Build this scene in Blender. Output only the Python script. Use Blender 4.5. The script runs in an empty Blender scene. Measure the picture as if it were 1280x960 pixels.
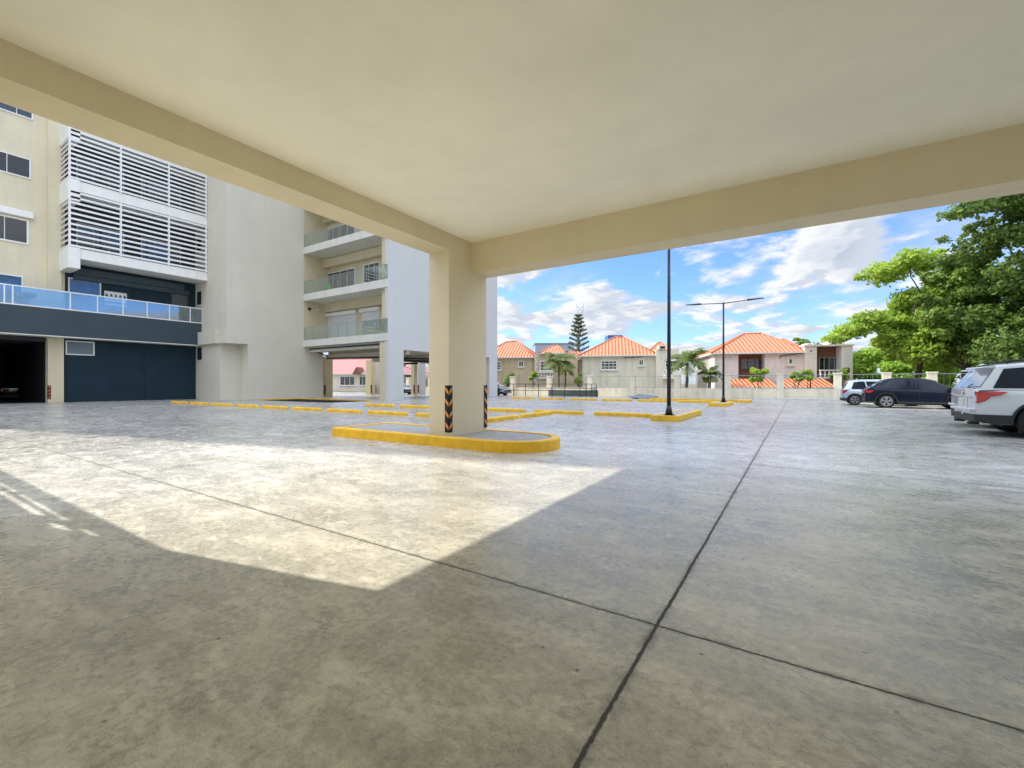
import bpy, math, random
import numpy as np
from mathutils import Vector, Matrix

random.seed(7); np.random.seed(7)
sc = bpy.context.scene
COL = sc.collection
R = math.radians
# ------------------------------------------------------------------ camera model
TH = R(32.7); F = 555.0; H = 1.25; HZ = 480.0
FW = (-math.sin(TH), math.cos(TH)); RT = (math.cos(TH), math.sin(TH))
def ray(px):
    k = (px-640)/F
    return (FW[0]+k*RT[0], FW[1]+k*RT[1])
def at_d(px, d):
    r = ray(px); return (r[0]*d, r[1]*d)
def onY(px, Y):           # X and view depth where the sight line at px meets the plane Y
    r = ray(px); d = Y/r[1]; return r[0]*d, d
def onX(px, X):
    r = ray(px); d = X/r[0]; return r[1]*d, d
def zz(py, d): return H+(HZ-py)*d/F
def G(px, py):
    d = H*F/(py-HZ); return at_d(px, d)

# ------------------------------------------------------------------ materials
def newmat(name):
    m = bpy.data.materials.new(name); m.use_nodes = True
    return m, m.node_tree.nodes, m.node_tree.links
def mat(name, col, rough=0.6, metal=0.0, var=0.12, scale=3.0, bump=0.0, bscale=60.0, spec=0.5, coat=0.0, grime=0.0):
    m, N, L = newmat(name); b = N['Principled BSDF']
    b.inputs['Roughness'].default_value = rough; b.inputs['Metallic'].default_value = metal
    b.inputs['Specular IOR Level'].default_value = spec
    if coat: b.inputs['Coat Weight'].default_value = coat; b.inputs['Coat Roughness'].default_value = 0.04
    tc = N.new('ShaderNodeNewGeometry')
    n = N.new('ShaderNodeTexNoise'); n.inputs['Scale'].default_value = scale; n.inputs['Detail'].default_value = 6; n.inputs['Roughness'].default_value = 0.6
    L.new(tc.outputs['Position'], n.inputs['Vector'])
    r = N.new('ShaderNodeMapRange'); r.inputs['From Min'].default_value = 0.3; r.inputs['From Max'].default_value = 0.7
    r.inputs['To Min'].default_value = 1-var; r.inputs['To Max'].default_value = 1+var*0.6
    L.new(n.outputs['Fac'], r.inputs['Value'])
    mx = N.new('ShaderNodeVectorMath'); mx.operation = 'SCALE'; mx.inputs[0].default_value = col[:3]
    L.new(r.outputs[0], mx.inputs['Scale'])
    out = mx.outputs[0]
    if grime:
        mp = N.new('ShaderNodeMapping'); mp.inputs['Scale'].default_value = (1.2, 1.2, 0.12)
        L.new(tc.outputs['Position'], mp.inputs['Vector'])
        n2 = N.new('ShaderNodeTexNoise'); n2.inputs['Scale'].default_value = 2.0; n2.inputs['Detail'].default_value = 8
        L.new(mp.outputs[0], n2.inputs['Vector'])
        r2 = N.new('ShaderNodeMapRange'); r2.inputs['From Min'].default_value = 0.45; r2.inputs['From Max'].default_value = 0.75
        r2.inputs['To Min'].default_value = 1; r2.inputs['To Max'].default_value = 1-grime
        L.new(n2.outputs['Fac'], r2.inputs['Value'])
        m2 = N.new('ShaderNodeVectorMath'); m2.operation = 'SCALE'
        L.new(out, m2.inputs[0]); L.new(r2.outputs[0], m2.inputs['Scale']); out = m2.outputs[0]
    L.new(out, b.inputs['Base Color'])
    if bump:
        n3 = N.new('ShaderNodeTexNoise'); n3.inputs['Scale'].default_value = bscale; n3.inputs['Detail'].default_value = 4
        L.new(tc.outputs['Position'], n3.inputs['Vector'])
        bp = N.new('ShaderNodeBump'); bp.inputs['Strength'].default_value = bump; bp.inputs['Distance'].default_value = 0.02
        L.new(n3.outputs['Fac'], bp.inputs['Height']); L.new(bp.outputs[0], b.inputs['Normal'])
    return m
def glass_mat(name, tint, mirror=0.25, alpha=0.6):
    """thin sheet: lets light straight through, reflects with the angle"""
    m, N, L = newmat(name); N.remove(N['Principled BSDF']); out = N['Material Output']
    tr = N.new('ShaderNodeBsdfTransparent'); tr.inputs[0].default_value = (*tint, 1)
    gl = N.new('ShaderNodeBsdfGlossy'); gl.inputs['Roughness'].default_value = 0.02; gl.inputs[0].default_value = (.9, .95, 1, 1)
    lw0 = N.new('ShaderNodeLayerWeight'); lw0.inputs['Blend'].default_value = .5
    lw = N.new('ShaderNodeMath'); lw.operation = 'POWER'; lw.inputs[1].default_value = 4.0; L.new(lw0.outputs['Facing'], lw.inputs[0])
    ad = N.new('ShaderNodeMath'); ad.operation = 'ADD'; ad.inputs[1].default_value = mirror; ad.use_clamp = True
    L.new(lw.outputs[0], ad.inputs[0])
    ms = N.new('ShaderNodeMixShader'); L.new(ad.outputs[0], ms.inputs[0]); L.new(tr.outputs[0], ms.inputs[1]); L.new(gl.outputs[0], ms.inputs[2])
    L.new(ms.outputs[0], out.inputs[0])
    return m

M = {}
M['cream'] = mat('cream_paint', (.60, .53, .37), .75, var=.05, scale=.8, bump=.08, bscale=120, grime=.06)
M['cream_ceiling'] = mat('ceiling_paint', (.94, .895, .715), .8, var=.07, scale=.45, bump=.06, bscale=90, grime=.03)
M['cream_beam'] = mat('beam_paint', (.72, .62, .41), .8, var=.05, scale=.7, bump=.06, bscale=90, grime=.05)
M['tan'] = mat('tan_wall_paint', (.68, .62, .46), .8, var=.06, scale=.6, grime=.10)
M['greywhite'] = mat('warm_grey_render', (.62, .59, .50), .8, var=.07, scale=.3, grime=.03, bump=.05)
M['bluewhite'] = mat('cool_white_render', (.56, .565, .56), .8, var=.03, scale=.3, grime=.03, bump=.05)
M['white'] = mat('white_paint', (.80, .80, .78), .55, var=.05, grime=.06)
M['white_metal'] = mat('white_metal', (.78, .79, .80), .4, var=.03)
M['navy'] = mat('navy_wall_paint', (.008, .026, .042), .6, var=.18, scale=1.2, spec=.25, grime=.15)
M['navy_fascia'] = mat('slate_blue_fascia', (.028, .050, .066), .55, var=.10, scale=.8, grime=.15)
M['dark'] = mat('dark_interior', (.012, .012, .014), .8)
M['garage'] = mat('garage_wall', (.04, .04, .045), .8)
M['glass_dark'] = mat('dark_window_glass', (.02, .025, .035), .05, var=.3, spec=.9, coat=.6)
M['glass_sky'] = mat('reflective_window_glass', (.06, .10, .16), .04, var=.3, spec=1.0, metal=.5)
M['glass_rail'] = glass_mat('railing_glass', (.88, .92, .90), .12)
M['glass_rail_blue'] = glass_mat('blue_railing_glass', (.55, .70, .80), .22)
M['yellow'] = mat('yellow_kerb_paint', (.95, .54, .012), .5, var=.14, scale=7, bump=.3, bscale=30, grime=.16)
M['yellow_dull'] = mat('worn_yellow_kerb_paint', (.84, .50, .03), .55, var=.18, scale=4, bump=.2, bscale=30, grime=.25)
M['black_metal'] = mat('black_powder_coat', (.012, .012, .016), .4, var=.2)
M['rubber'] = mat('black_rubber', (.015, .015, .015), .8)
M['orange_reflect'] = mat('orange_reflective_tape', (.80, .30, .05), .4, var=.15, scale=30)
M['red_reflect'] = mat('red_reflective_tape', (.65, .08, .05), .4)
M['island'] = mat('island_concrete', (.36, .35, .33), .75, var=.25, scale=6, bump=.5, bscale=25)
M['fence_wall'] = mat('fence_wall_render', (.80, .72, .54), .85, var=.12, scale=1.2, grime=.25, bump=.2)
M['fence_pillar'] = mat('fence_pillar_render', (.80, .73, .58), .85, var=.12, scale=2, grime=.2)
M['quoin'] = mat('quoin_stone', (.72, .70, .65), .8, var=.15, scale=3)
M['h_tan'] = mat('house_tan_render', (.60, .51, .37), .85, var=.12, scale=1.0, grime=.22)
M['h_grey'] = mat('house_beige_render', (.76, .72, .60), .85, var=.10, scale=1.0, grime=.18)
M['h_pink'] = mat('house_pinkish_render', (.82, .74, .69), .85, var=.08, scale=1.0, grime=.14)
M['h_cream'] = mat('house_cream_render', (.78, .73, .62), .85, var=.06, grime=.1)
M['h_brown'] = mat('house_brown_stone', (.22, .10, .065), .85, var=.3, scale=6, bump=.4, bscale=12)
M['asphalt'] = mat('asphalt', (.05, .05, .05), .9, var=.2)
M['bark'] = mat('tree_bark', (.09, .065, .045), .95, var=.4, scale=8, bump=.8, bscale=14)
M['palm_bark'] = mat('palm_bark', (.20, .16, .11), .95, var=.3, scale=8, bump=.8, bscale=20)
M['pipe'] = mat('brown_pipe', (.035, .025, .022), .5)
M['slab_edge'] = mat('slab_edge_paint', (.66, .65, .60), .7, var=.05, grime=.10)
M['shutter'] = mat('rolled_shutter', (.66, .68, .70), .5, var=.03)
M['green_plastic'] = mat('green_plastic', (.15, .55, .10), .4)
M['far_wall'] = mat('far_pale_blue_wall', (.38, .42, .50), .8, var=.08)
M['far_blue'] = mat('far_blue_panel', (.03, .19, .52), .6, var=.08)
M['steel'] = mat('galvanised_steel', (.42, .44, .46), .45, metal=.6, var=.1)
M['earth'] = mat('dry_earth', (.16, .14, .08), .95, var=.4, scale=.4)
M['lowwall'] = mat('mossy_low_wall', (.10, .12, .11), .9, var=.2)

def tile_mat(name, col):
    m, N, L = newmat(name); b = N['Principled BSDF']; b.inputs['Roughness'].default_value = .6
    uv = N.new('ShaderNodeUVMap'); sep = N.new('ShaderNodeSeparateXYZ'); L.new(uv.outputs[0], sep.inputs[0])
    def sn(inp, k, ph=0):
        mu = N.new('ShaderNodeMath'); mu.operation = 'MULTIPLY'; mu.inputs[1].default_value = k; L.new(inp, mu.inputs[0])
        s = N.new('ShaderNodeMath'); s.operation = 'SINE'; L.new(mu.outputs[0], s.inputs[0]); return s.outputs[0]
    s1 = sn(sep.outputs['X'], 2*math.pi/.40); 
    fr = N.new('ShaderNodeMath'); fr.operation = 'FRACT'
    mu = N.new('ShaderNodeMath'); mu.operation = 'MULTIPLY'; mu.inputs[1].default_value = 1/.42; L.new(sep.outputs['Y'], mu.inputs[0]); L.new(mu.outputs[0], fr.inputs[0])
    no = N.new('ShaderNodeTexNoise'); no.inputs['Scale'].default_value = 2.2; no.inputs['Detail'].default_value = 5; L.new(uv.outputs[0], no.inputs['Vector'])
    cr = N.new('ShaderNodeValToRGB'); cr.color_ramp.elements[0].position = .0; cr.color_ramp.elements[1].position = 1
    cr.color_ramp.elements[0].color = (col[0]*.62, col[1]*.55, col[2]*.5, 1); cr.color_ramp.elements[1].color = (min(1, col[0]*1.08), col[1]*1.7, col[2]*2.4, 1)
    a = N.new('ShaderNodeMath'); a.operation = 'MULTIPLY_ADD'; a.inputs[1].default_value = .26; a.inputs[2].default_value = .16; L.new(s1, a.inputs[0])
    a2 = N.new('ShaderNodeMath'); a2.operation = 'MULTIPLY_ADD'; a2.inputs[1].default_value = .6; L.new(no.outputs['Fac'], a2.inputs[0]); L.new(a.outputs[0], a2.inputs[2])
    L.new(a2.outputs[0], cr.inputs[0])
    dk = N.new('ShaderNodeMapRange'); dk.inputs['From Min'].default_value = 0; dk.inputs['From Max'].default_value = .25; dk.inputs['To Min'].default_value = .72; dk.inputs['To Max'].default_value = 1
    L.new(fr.outputs[0], dk.inputs['Value'])
    vs = N.new('ShaderNodeVectorMath'); vs.operation = 'SCALE'; L.new(cr.outputs[0], vs.inputs[0]); L.new(dk.outputs[0], vs.inputs['Scale'])
    L.new(vs.outputs[0], b.inputs['Base Color'])
    bp = N.new('ShaderNodeBump'); bp.inputs['Strength'].default_value = .9; bp.inputs['Distance'].default_value = .10
    L.new(s1, bp.inputs['Height']); L.new(bp.outputs[0], b.inputs['Normal'])
    return m
M['tile'] = tile_mat('orange_roof_tiles', (.82, .20, .065))
M['tile_red'] = tile_mat('faded_red_roof_tiles', (.62, .20, .14))

def leaf_mat(name, c0, c1, trans=.35):
    m, N, L = newmat(name); N.remove(N['Principled BSDF']); out = N['Material Output']
    g = N.new('ShaderNodeNewGeometry')
    no = N.new('ShaderNodeTexNoise'); no.inputs['Scale'].default_value = .55; no.inputs['Detail'].default_value = 3; L.new(g.outputs['Position'], no.inputs['Vector'])
    ad = N.new('ShaderNodeMath'); ad.operation = 'MULTIPLY_ADD'; ad.inputs[1].default_value = .45
    L.new(g.outputs['Random Per Island'], ad.inputs[0])
    mr = N.new('ShaderNodeMapRange'); mr.inputs['From Min'].default_value = .3; mr.inputs['From Max'].default_value = .7; mr.inputs['To Max'].default_value = .55
    L.new(no.outputs['Fac'], mr.inputs['Value']); L.new(mr.outputs[0], ad.inputs[2])
    mx = N.new('ShaderNodeMix'); mx.data_type = 'RGBA'; mx.inputs[6].default_value = (*c0, 1); mx.inputs[7].default_value = (*c1, 1); L.new(ad.outputs[0], mx.inputs[0])
    d = N.new('ShaderNodeBsdfPrincipled'); d.inputs['Roughness'].default_value = .55; d.inputs['Specular IOR Level'].default_value = .3; L.new(mx.outputs[2], d.inputs['Base Color'])
    t = N.new('ShaderNodeBsdfTranslucent'); L.new(mx.outputs[2], t.inputs[0])
    ms = N.new('ShaderNodeMixShader'); ms.inputs[0].default_value = trans; L.new(d.outputs[0], ms.inputs[1]); L.new(t.outputs[0], ms.inputs[2]); L.new(ms.outputs[0], out.inputs[0])
    return m
M['leaf_shaded'] = leaf_mat('shaded_green_leaves', (.07, .13, .03), (.20, .30, .06), .4)  # greens darkened to stand in for building shade on the big tree
M['leaf_mid'] = leaf_mat('mid_green_leaves', (.09, .17, .03), (.28, .40, .07))
M['leaf_lime'] = leaf_mat('yellow_green_leaves', (.22, .36, .05), (.56, .70, .12), .5)
M['leaf_hedge'] = leaf_mat('fresh_green_leaves', (.28, .46, .07), (.62, .80, .16), .5)
M['leaf_palm'] = leaf_mat('palm_leaves', (.09, .14, .035), (.28, .34, .10), .4)
M['leaf_pine'] = leaf_mat('grey_green_needles', (.13, .17, .11), (.28, .32, .22), .3)

def floor_mat():
    m, N, L = newmat('polished_concrete'); b = N['Principled BSDF']
    g = N.new('ShaderNodeNewGeometry'); P = g.outputs['Position']
    sep = N.new('ShaderNodeSeparateXYZ'); L.new(P, sep.inputs[0])
    def noise(scale, detail=8, rough=.6, dist=0, vec=P, sc3=None):
        if sc3:
            mp = N.new('ShaderNodeMapping'); mp.inputs['Scale'].default_value = sc3; mp.inputs['Rotation'].default_value = (0, 0, .5); L.new(P, mp.inputs['Vector']); vec = mp.outputs[0]
        n = N.new('ShaderNodeTexNoise'); n.inputs['Scale'].default_value = scale; n.inputs['Detail'].default_value = detail
        n.inputs['Roughness'].default_value = rough; n.inputs['Distortion'].default_value = dist; L.new(vec, n.inputs['Vector']); return n.outputs['Fac']
    def mr(v, a, c, lo, hi):
        r = N.new('ShaderNodeMapRange'); r.inputs['From Min'].default_value = a; r.inputs['From Max'].default_value = c
        r.inputs['To Min'].default_value = lo; r.inputs['To Max'].default_value = hi; L.new(v, r.inputs['Value']); return r.outputs[0]
    def math_(op, a, c=None, v=None):
        x = N.new('ShaderNodeMath'); x.operation = op
        L.new(a, x.inputs[0])
        if c is not None: L.new(c, x.inputs[1])
        if v is not None: x.inputs[1].default_value = v
        return x.outputs[0]
    big = noise(.35, 5, .55, .6); mid = noise(1.9, 11, .70, .35); trow = noise(1.6, 10, .74, .6, sc3=(1, 2.6, 1)); fine = noise(22, 6, .7); grain = noise(120, 3, .6)
    v = math_('MULTIPLY', mr(big, .3, .7, .84, 1.10), mr(mid, .32, .68, .84, 1.15))
    v = math_('MULTIPLY', v, mr(trow, .46, .62, .90, 1.22))
    v = math_('MULTIPLY', v, mr(fine, .38, .62, .80, 1.14)); v = math_('MULTIPLY', v, mr(noise(7, 10, .75), .38, .62, .91, 1.07)); v = math_('MULTIPLY', v, mr(grain, .36, .64, .84, 1.12))
    # scattered dark specks and small stains
    vo = N.new('ShaderNodeTexVoronoi'); vo.inputs['Scale'].default_value = 4.2; vo.inputs['Randomness'].default_value = 1; L.new(P, vo.inputs['Vector'])
    v = math_('MULTIPLY', v, mr(vo.outputs['Distance'], .030, .055, .25, 1))
    vo2 = N.new('ShaderNodeTexVoronoi'); vo2.inputs['Scale'].default_value = 17.0; L.new(P, vo2.inputs['Vector'])
    v = math_('MULTIPLY', v, mr(vo2.outputs['Distance'], .035, .075, .62, 1))
    # trowel arcs and tyre sweeps, pale scuffed
    wv = N.new('ShaderNodeTexWave'); wv.wave_type = 'RINGS'; wv.inputs['Scale'].default_value = .32; wv.inputs['Distortion'].default_value = 9; wv.inputs['Detail'].default_value = 4; wv.inputs['Detail Scale'].default_value = .6
    L.new(P, wv.inputs['Vector'])
    v = math_('MULTIPLY', v, mr(wv.outputs['Fac'], .0, .5, .91, 1.02))
    # pale efflorescence flakes
    fl = noise(4.5, 12, .80, .25, sc3=(1, 1.5, 1))
    flm = math_('MULTIPLY', mr(fl, .52, .62, 0, 1), mr(big, .36, .56, .15, 1))
    # joints
    wob = math_('ADD', mr(noise(1.2, 3), 0, 1, -.007, .007), mr(noise(16, 5, .8), .2, .8, -.008, .008))
    def joint(coord, pos, w, mask=None):
        s = N.new('ShaderNodeMath'); s.operation = 'SUBTRACT'; L.new(coord, s.inputs[0]); s.inputs[1].default_value = pos
        s2 = math_('ADD', s.outputs[0], wob); s3 = math_('ABSOLUTE', s2)
        j = mr(s3, w, w*2.4, 1, 0)
        h = mr(s3, w*2.4, w*8, .42, 0)
        hh = math_('MULTIPLY', h, mr(noise(6, 6, .7), .4, .62, 0, 1.4))
        mxx = math_('MAXIMUM', j, hh)
        if mask is not None: mxx = math_('MULTIPLY', mxx, mask)
        return mxx
    X, Y = sep.outputs['X'], sep.outputs['Y']
    right = mr(X, -.7, -.55, 0, 1)
    js = [joint(X, -.61, .0062), joint(Y, 2.34, .0045), joint(Y, 7.8, .006, right), joint(Y, 13.3, .009, right), joint(Y, 19.0, .010, right),
          joint(X, 5.0, .006, mr(Y, 9, 12, 0, .6)), joint(Y, 13.8, .010, math_('MULTIPLY', mr(X, -13, -14, 0, .5), mr(X, -60, -59, 0, 1)))]
    j = js[0]
    for q in js[1:]: j = math_('MAXIMUM', j, q)
    # base tone drifts from olive near the camera to cooler grey further out; outdoor shade painted in as darkening
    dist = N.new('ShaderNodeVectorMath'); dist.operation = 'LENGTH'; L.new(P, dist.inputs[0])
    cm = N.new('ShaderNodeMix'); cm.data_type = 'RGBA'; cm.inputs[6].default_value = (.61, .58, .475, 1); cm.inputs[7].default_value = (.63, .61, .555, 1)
    L.new(mr(dist.outputs['Value'], 2.0, 9, 0, 1), cm.inputs[0]); far_shade = mr(dist.outputs['Value'], 8.5, 13, 1, .55)
    vs = N.new('ShaderNodeVectorMath'); vs.operation = 'SCALE'; L.new(cm.outputs[2], vs.inputs[0]); L.new(math_('MULTIPLY', v, far_shade), vs.inputs['Scale'])
    m1 = N.new('ShaderNodeMix'); m1.data_type = 'RGBA'; L.new(vs.outputs[0], m1.inputs[6]); m1.inputs[7].default_value = (.86, .83, .74, 1)
    k = math_('MULTIPLY', flm, v=.7); L.new(k, m1.inputs[0])
    m2 = N.new('ShaderNodeMix'); m2.data_type = 'RGBA'; L.new(j, m2.inputs[0]); L.new(m1.outputs[2], m2.inputs[6]); m2.inputs[7].default_value = (.07, .065, .06, 1)
    L.new(m2.outputs[2], b.inputs['Base Color'])
    rr = math_('ADD', mr(mid, .3, .7, .19, .36), mr(fine, .3, .7, -.04, .06)); 
    r3 = math_('ADD', rr, mr(flm, 0, 1, 0, .2)); L.new(math_('MAXIMUM', r3, mr(j, 0, 1, 0, .8)), b.inputs['Roughness'])
    b.inputs['Specular IOR Level'].default_value = .7
    ht = math_('ADD', math_('MULTIPLY', fine, v=.25), math_('MULTIPLY', mid, v=.8)); ht = math_('ADD', ht, math_('MULTIPLY', grain, v=.12)); ht = math_('SUBTRACT', ht, math_('MULTIPLY', j, v=1.2))
    bp = N.new('ShaderNodeBump'); bp.inputs['Strength'].default_value = .16; bp.inputs['Distance'].default_value = .015; L.new(ht, bp.inputs['Height']); L.new(bp.outputs[0], b.inputs['Normal'])
    return m
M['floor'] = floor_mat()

# ------------------------------------------------------------------ mesh builder
class MB:
    def __init__(s): s.v = []; s.f = []; s.m = []; s.uv = None; s.sm = []
    def face(s, pts, mi=0, smooth=False):
        i = len(s.v); s.v += [tuple(p) for p in pts]; s.f.append(tuple(range(i, i+len(pts)))); s.m.append(mi); s.sm.append(smooth)
    def box(s, x0, x1, y0, y1, z0, z1, mi=0):
        if x0 > x1: x0, x1 = x1, x0
        if y0 > y1: y0, y1 = y1, y0
        if z0 > z1: z0, z1 = z1, z0
        i = len(s.v)
        s.v += [(x0,y0,z0),(x1,y0,z0),(x1,y1,z0),(x0,y1,z0),(x0,y0,z1),(x1,y0,z1),(x1,y1,z1),(x0,y1,z1)]
        for q in ((3,2,1,0),(4,5,6,7),(0,1,5,4),(1,2,6,5),(2,3,7,6),(3,0,4,7)):
            s.f.append(tuple(i+k for k in q)); s.m.append(mi); s.sm.append(False)
        return s
    def prism(s, poly, z0, z1, mi=0, axis='z', smooth=False):
        """poly of 2D points counter-clockwise; axis z: (x,y), axis y: (x,z) spans y from z0 to z1, axis x: (y,z)"""
        def P(p, t):
            return {'z': (p[0], p[1], t), 'y': (p[0], t, p[1]), 'x': (t, p[0], p[1])}[axis]
        n = len(poly); i = len(s.v)
        s.v += [P(p, z0) for p in poly]+[P(p, z1) for p in poly]
        s.f.append(tuple(i+k for k in reversed(range(n)))); s.f.append(tuple(i+n+k for k in range(n))); s.m += [mi, mi]; s.sm += [False, False]
        for k in range(n):
            s.f.append((i+k, i+(k+1) % n, i+n+(k+1) % n, i+n+k)); s.m.append(mi); s.sm.append(smooth)
        return s
    def cyl(s, p0, p1, r0, r1=None, n=12, mi=0, caps=True, smooth=True):
        r1 = r0 if r1 is None else r1
        a = Vector(p0); c = Vector(p1); d = (c-a).normalized()
        u = d.orthogonal().normalized(); w = d.cross(u)
        i = len(s.v)
        for k in range(n):
            t = 2*math.pi*k/n; e = u*math.cos(t)+w*math.sin(t); s.v.append(tuple(a+e*r0))
        for k in range(n):
            t = 2*math.pi*k/n; e = u*math.cos(t)+w*math.sin(t); s.v.append(tuple(c+e*r1))
        for k in range(n):
            s.f.append((i+k, i+(k+1) % n, i+n+(k+1) % n, i+n+k)); s.m.append(mi); s.sm.append(smooth)
        if caps:
            s.f.append(tuple(i+k for k in reversed(range(n)))); s.f.append(tuple(i+n+k for k in range(n))); s.m += [mi, mi]; s.sm += [False, False]
        return s
    def tube(s, path, r, n=8, mi=0):
        for a, c in zip(path[:-1], path[1:]): s.cyl(a, c, r, r, n, mi)
        return s
    def build(s, name, mats, parent=None, off=(0,0,0), bevel=0, fix=True):
        me = bpy.data.meshes.new(name)
        me.from_pydata([(x-off[0], y-off[1], z-off[2]) for x, y, z in s.v], [], s.f)
        for mm in (mats if isinstance(mats, (list, tuple)) else [mats]): me.materials.append(mm)
        me.polygons.foreach_set('material_index', s.m); me.polygons.foreach_set('use_smooth', s.sm)
        if s.uv is not None:
            l = me.uv_layers.new(name='UVMap')
            flat = [c for uvs in s.uv for p in uvs for c in p]
            l.data.foreach_set('uv', flat)
        if fix:
            import bmesh
            bm = bmesh.new(); bm.from_mesh(me)
            bmesh.ops.recalc_face_normals(bm, faces=bm.faces); bm.to_mesh(me); bm.free()
        me.update()
        o = bpy.data.objects.new(name, me); COL.objects.link(o)
        if parent is not None: o.parent = parent
        if bevel:
            bv = o.modifiers.new('bevel', 'BEVEL'); bv.width = bevel; bv.segments = 2; bv.limit_method = 'ANGLE'
            o.modifiers.new('wn', 'WEIGHTED_NORMAL')
        return o
def thing(name, label, cat, loc=(0,0,0), rz=0, group=None):
    o = bpy.data.objects.new(name, None); COL.objects.link(o); o.location = loc; o.rotation_euler = (0, 0, rz)
    o.empty_display_size = .2; return tag(o, label, cat, group)
def tag(o, label, cat, group=None):
    o['label'] = label; o['category'] = cat
    if group: o['group'] = group
    return o
def struct(o): o['kind'] = 'structure'; return o
def copy_tree(o, parent=None):
    c = o.copy(); COL.objects.link(c)
    if parent is not None: c.parent = parent
    for ch in list(o.children): copy_tree(ch, c)
    return c

# ------------------------------------------------------------------ ground
LOT = (-95, 26, -40, 42.6); PIT = (-34.6, -26.2, 18.3, 21.4)
g = MB()
xs = [-3000, -400, LOT[0], LOT[1], 400, 3000]; ys = [-3000, -400, LOT[2], LOT[3], 400, 3000]
for i in range(5):
    for k in range(5):
        if i == 2 and k == 2: continue
        g.face([(xs[i], ys[k], -.01), (xs[i+1], ys[k], -.01), (xs[i+1], ys[k+1], -.01), (xs[i], ys[k+1], -.01)])
struct(g.build('ground', M['earth']))
g = MB()
xs = [LOT[0], PIT[0], PIT[1], LOT[1]]; ys = [LOT[2], PIT[2], PIT[3], LOT[3]]
for i in range(3):
    for k in range(3):
        if i == 1 and k == 1: continue
        g.face([(xs[i], ys[k], 0), (xs[i+1], ys[k], 0), (xs[i+1], ys[k+1], 0), (xs[i], ys[k+1], 0)])
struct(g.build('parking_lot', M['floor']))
g = MB()
x0, x1, y0, y1 = PIT
g.face([(x0, y0, -.2), (x1, y0, -2.6), (x1, y1, -2.6), (x0, y1, -.2)])
g.face([(x0, y0, 0), (x1, y0, 0), (x1, y0, -2.6), (x0, y0, -.2)]); g.face([(x0, y1, 0), (x1, y1, 0), (x1, y1, -2.6), (x0, y1, -.2)])
g.face([(x1, y0, 0), (x1, y1, 0), (x1, y1, -2.6), (x1, y0, -2.6)]); g.face([(x0, y0, 0), (x0, y1, 0), (x0, y1, -.2), (x0, y0, -.2)])
struct(g.build('ramp', M['garage'], fix=False))
lip = MB(); lip.box(x0, x1+.12, y1, y1+.14, 0, .09); lip.box(x0-.12, x0, y0, y1+.14, 0, .09)
tag(lip.build('ramp_kerb', M['yellow_dull'], bevel=.01), 'low faded kerb along the far edge of the dark ramp opening', 'kerb')

# ------------------------------------------------------------------ own building: ceiling, beams, column
BX0, BX1 = -6.52, -5.97; CY0, CY1 = 6.92, 8.22; BY = 7.68; ZC = 4.33; ZL = 3.99; ZR = 3.665
own = thing('car_park_building', 'cream painted building whose flat ceiling and beams cover the near floor', 'building', (BX0, CY0, 0))
O = (BX0, CY0, 0)
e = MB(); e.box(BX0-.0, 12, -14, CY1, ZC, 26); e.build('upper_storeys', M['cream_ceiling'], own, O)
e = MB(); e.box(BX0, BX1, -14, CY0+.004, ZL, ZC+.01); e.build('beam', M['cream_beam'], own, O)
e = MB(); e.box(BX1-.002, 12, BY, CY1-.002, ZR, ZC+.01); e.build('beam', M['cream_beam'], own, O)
def guard(mb, x, y, sx, sy, z0, z1, n=4, mi_b=0, mi_o=1, w=.10):
    """L-shaped rubber corner guard at the corner (x, y); sx, sy point outwards; chevrons as raised strips"""
    t = .012
    mb.box(x, x+sx*t, y+sy*t, y-sy*w, z0, z1, mi_b); mb.box(x+sx*t, x-sx*w, y, y+sy*t, z0, z1, mi_b)
    hgt = (z1-z0)/n
    for k in range(n):
        zc = z0+hgt*(k+.5); hh = hgt*.20
        for (kind) in (0, 1):
            e_ = t+.003
            if kind == 0:   # on the x-normal face, runs in y from the corner
                p = [(x+sx*e_, y, zc-hh-.025), (x+sx*e_, y-sy*(w-.012), zc+hh-.025), (x+sx*e_, y-sy*(w-.012), zc+hh+.05), (x+sx*e_, y, zc-hh+.05)]
            else:
                p = [(x, y+sy*e_, zc-hh-.025), (x-sx*(w-.012), y+sy*e_, zc+hh-.025), (x-sx*(w-.012), y+sy*e_, zc+hh+.05), (x, y+sy*e_, zc-hh+.05)]
            mb.face(p, mi_o)
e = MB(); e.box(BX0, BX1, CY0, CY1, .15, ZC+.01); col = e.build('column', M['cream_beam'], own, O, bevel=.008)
e = MB(); guard(e, BX1, CY0, 1, -1, .26, 1.22); e.build('corner_guard', [M['rubber'], M['orange_reflect']], col, O, fix=False)
e = MB(); guard(e, BX1, CY1, 1, 1, .26, 1.22); e.build('corner_guard', [M['rubber'], M['orange_reflect']], col, O, fix=False)
e = MB(); e.box(BX0, BX1, -.45, .86, 0, ZL-.003); e.build('column', M['cream'], own, O)
e = MB(); e.box(-6.45, -6.05, -3.4, -.45, 0, ZL-.004); e.build('side_wall', M['cream_ceiling'], own, O)  # unseen wall, added to block sun from the floor at lower left
for (cx, cy) in ((-6.52, -7.4), (-6.52, -13.9), (2.5, -13.9), (11.4, 6.9), (11.4, -.4), (11.4, -7.4), (11.4, -13.9)):
    e = MB(); e.box(cx, cx+.55, cy, cy+1.3, 0, ZR-.003); e.build('column', M['cream'], own, O)

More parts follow.
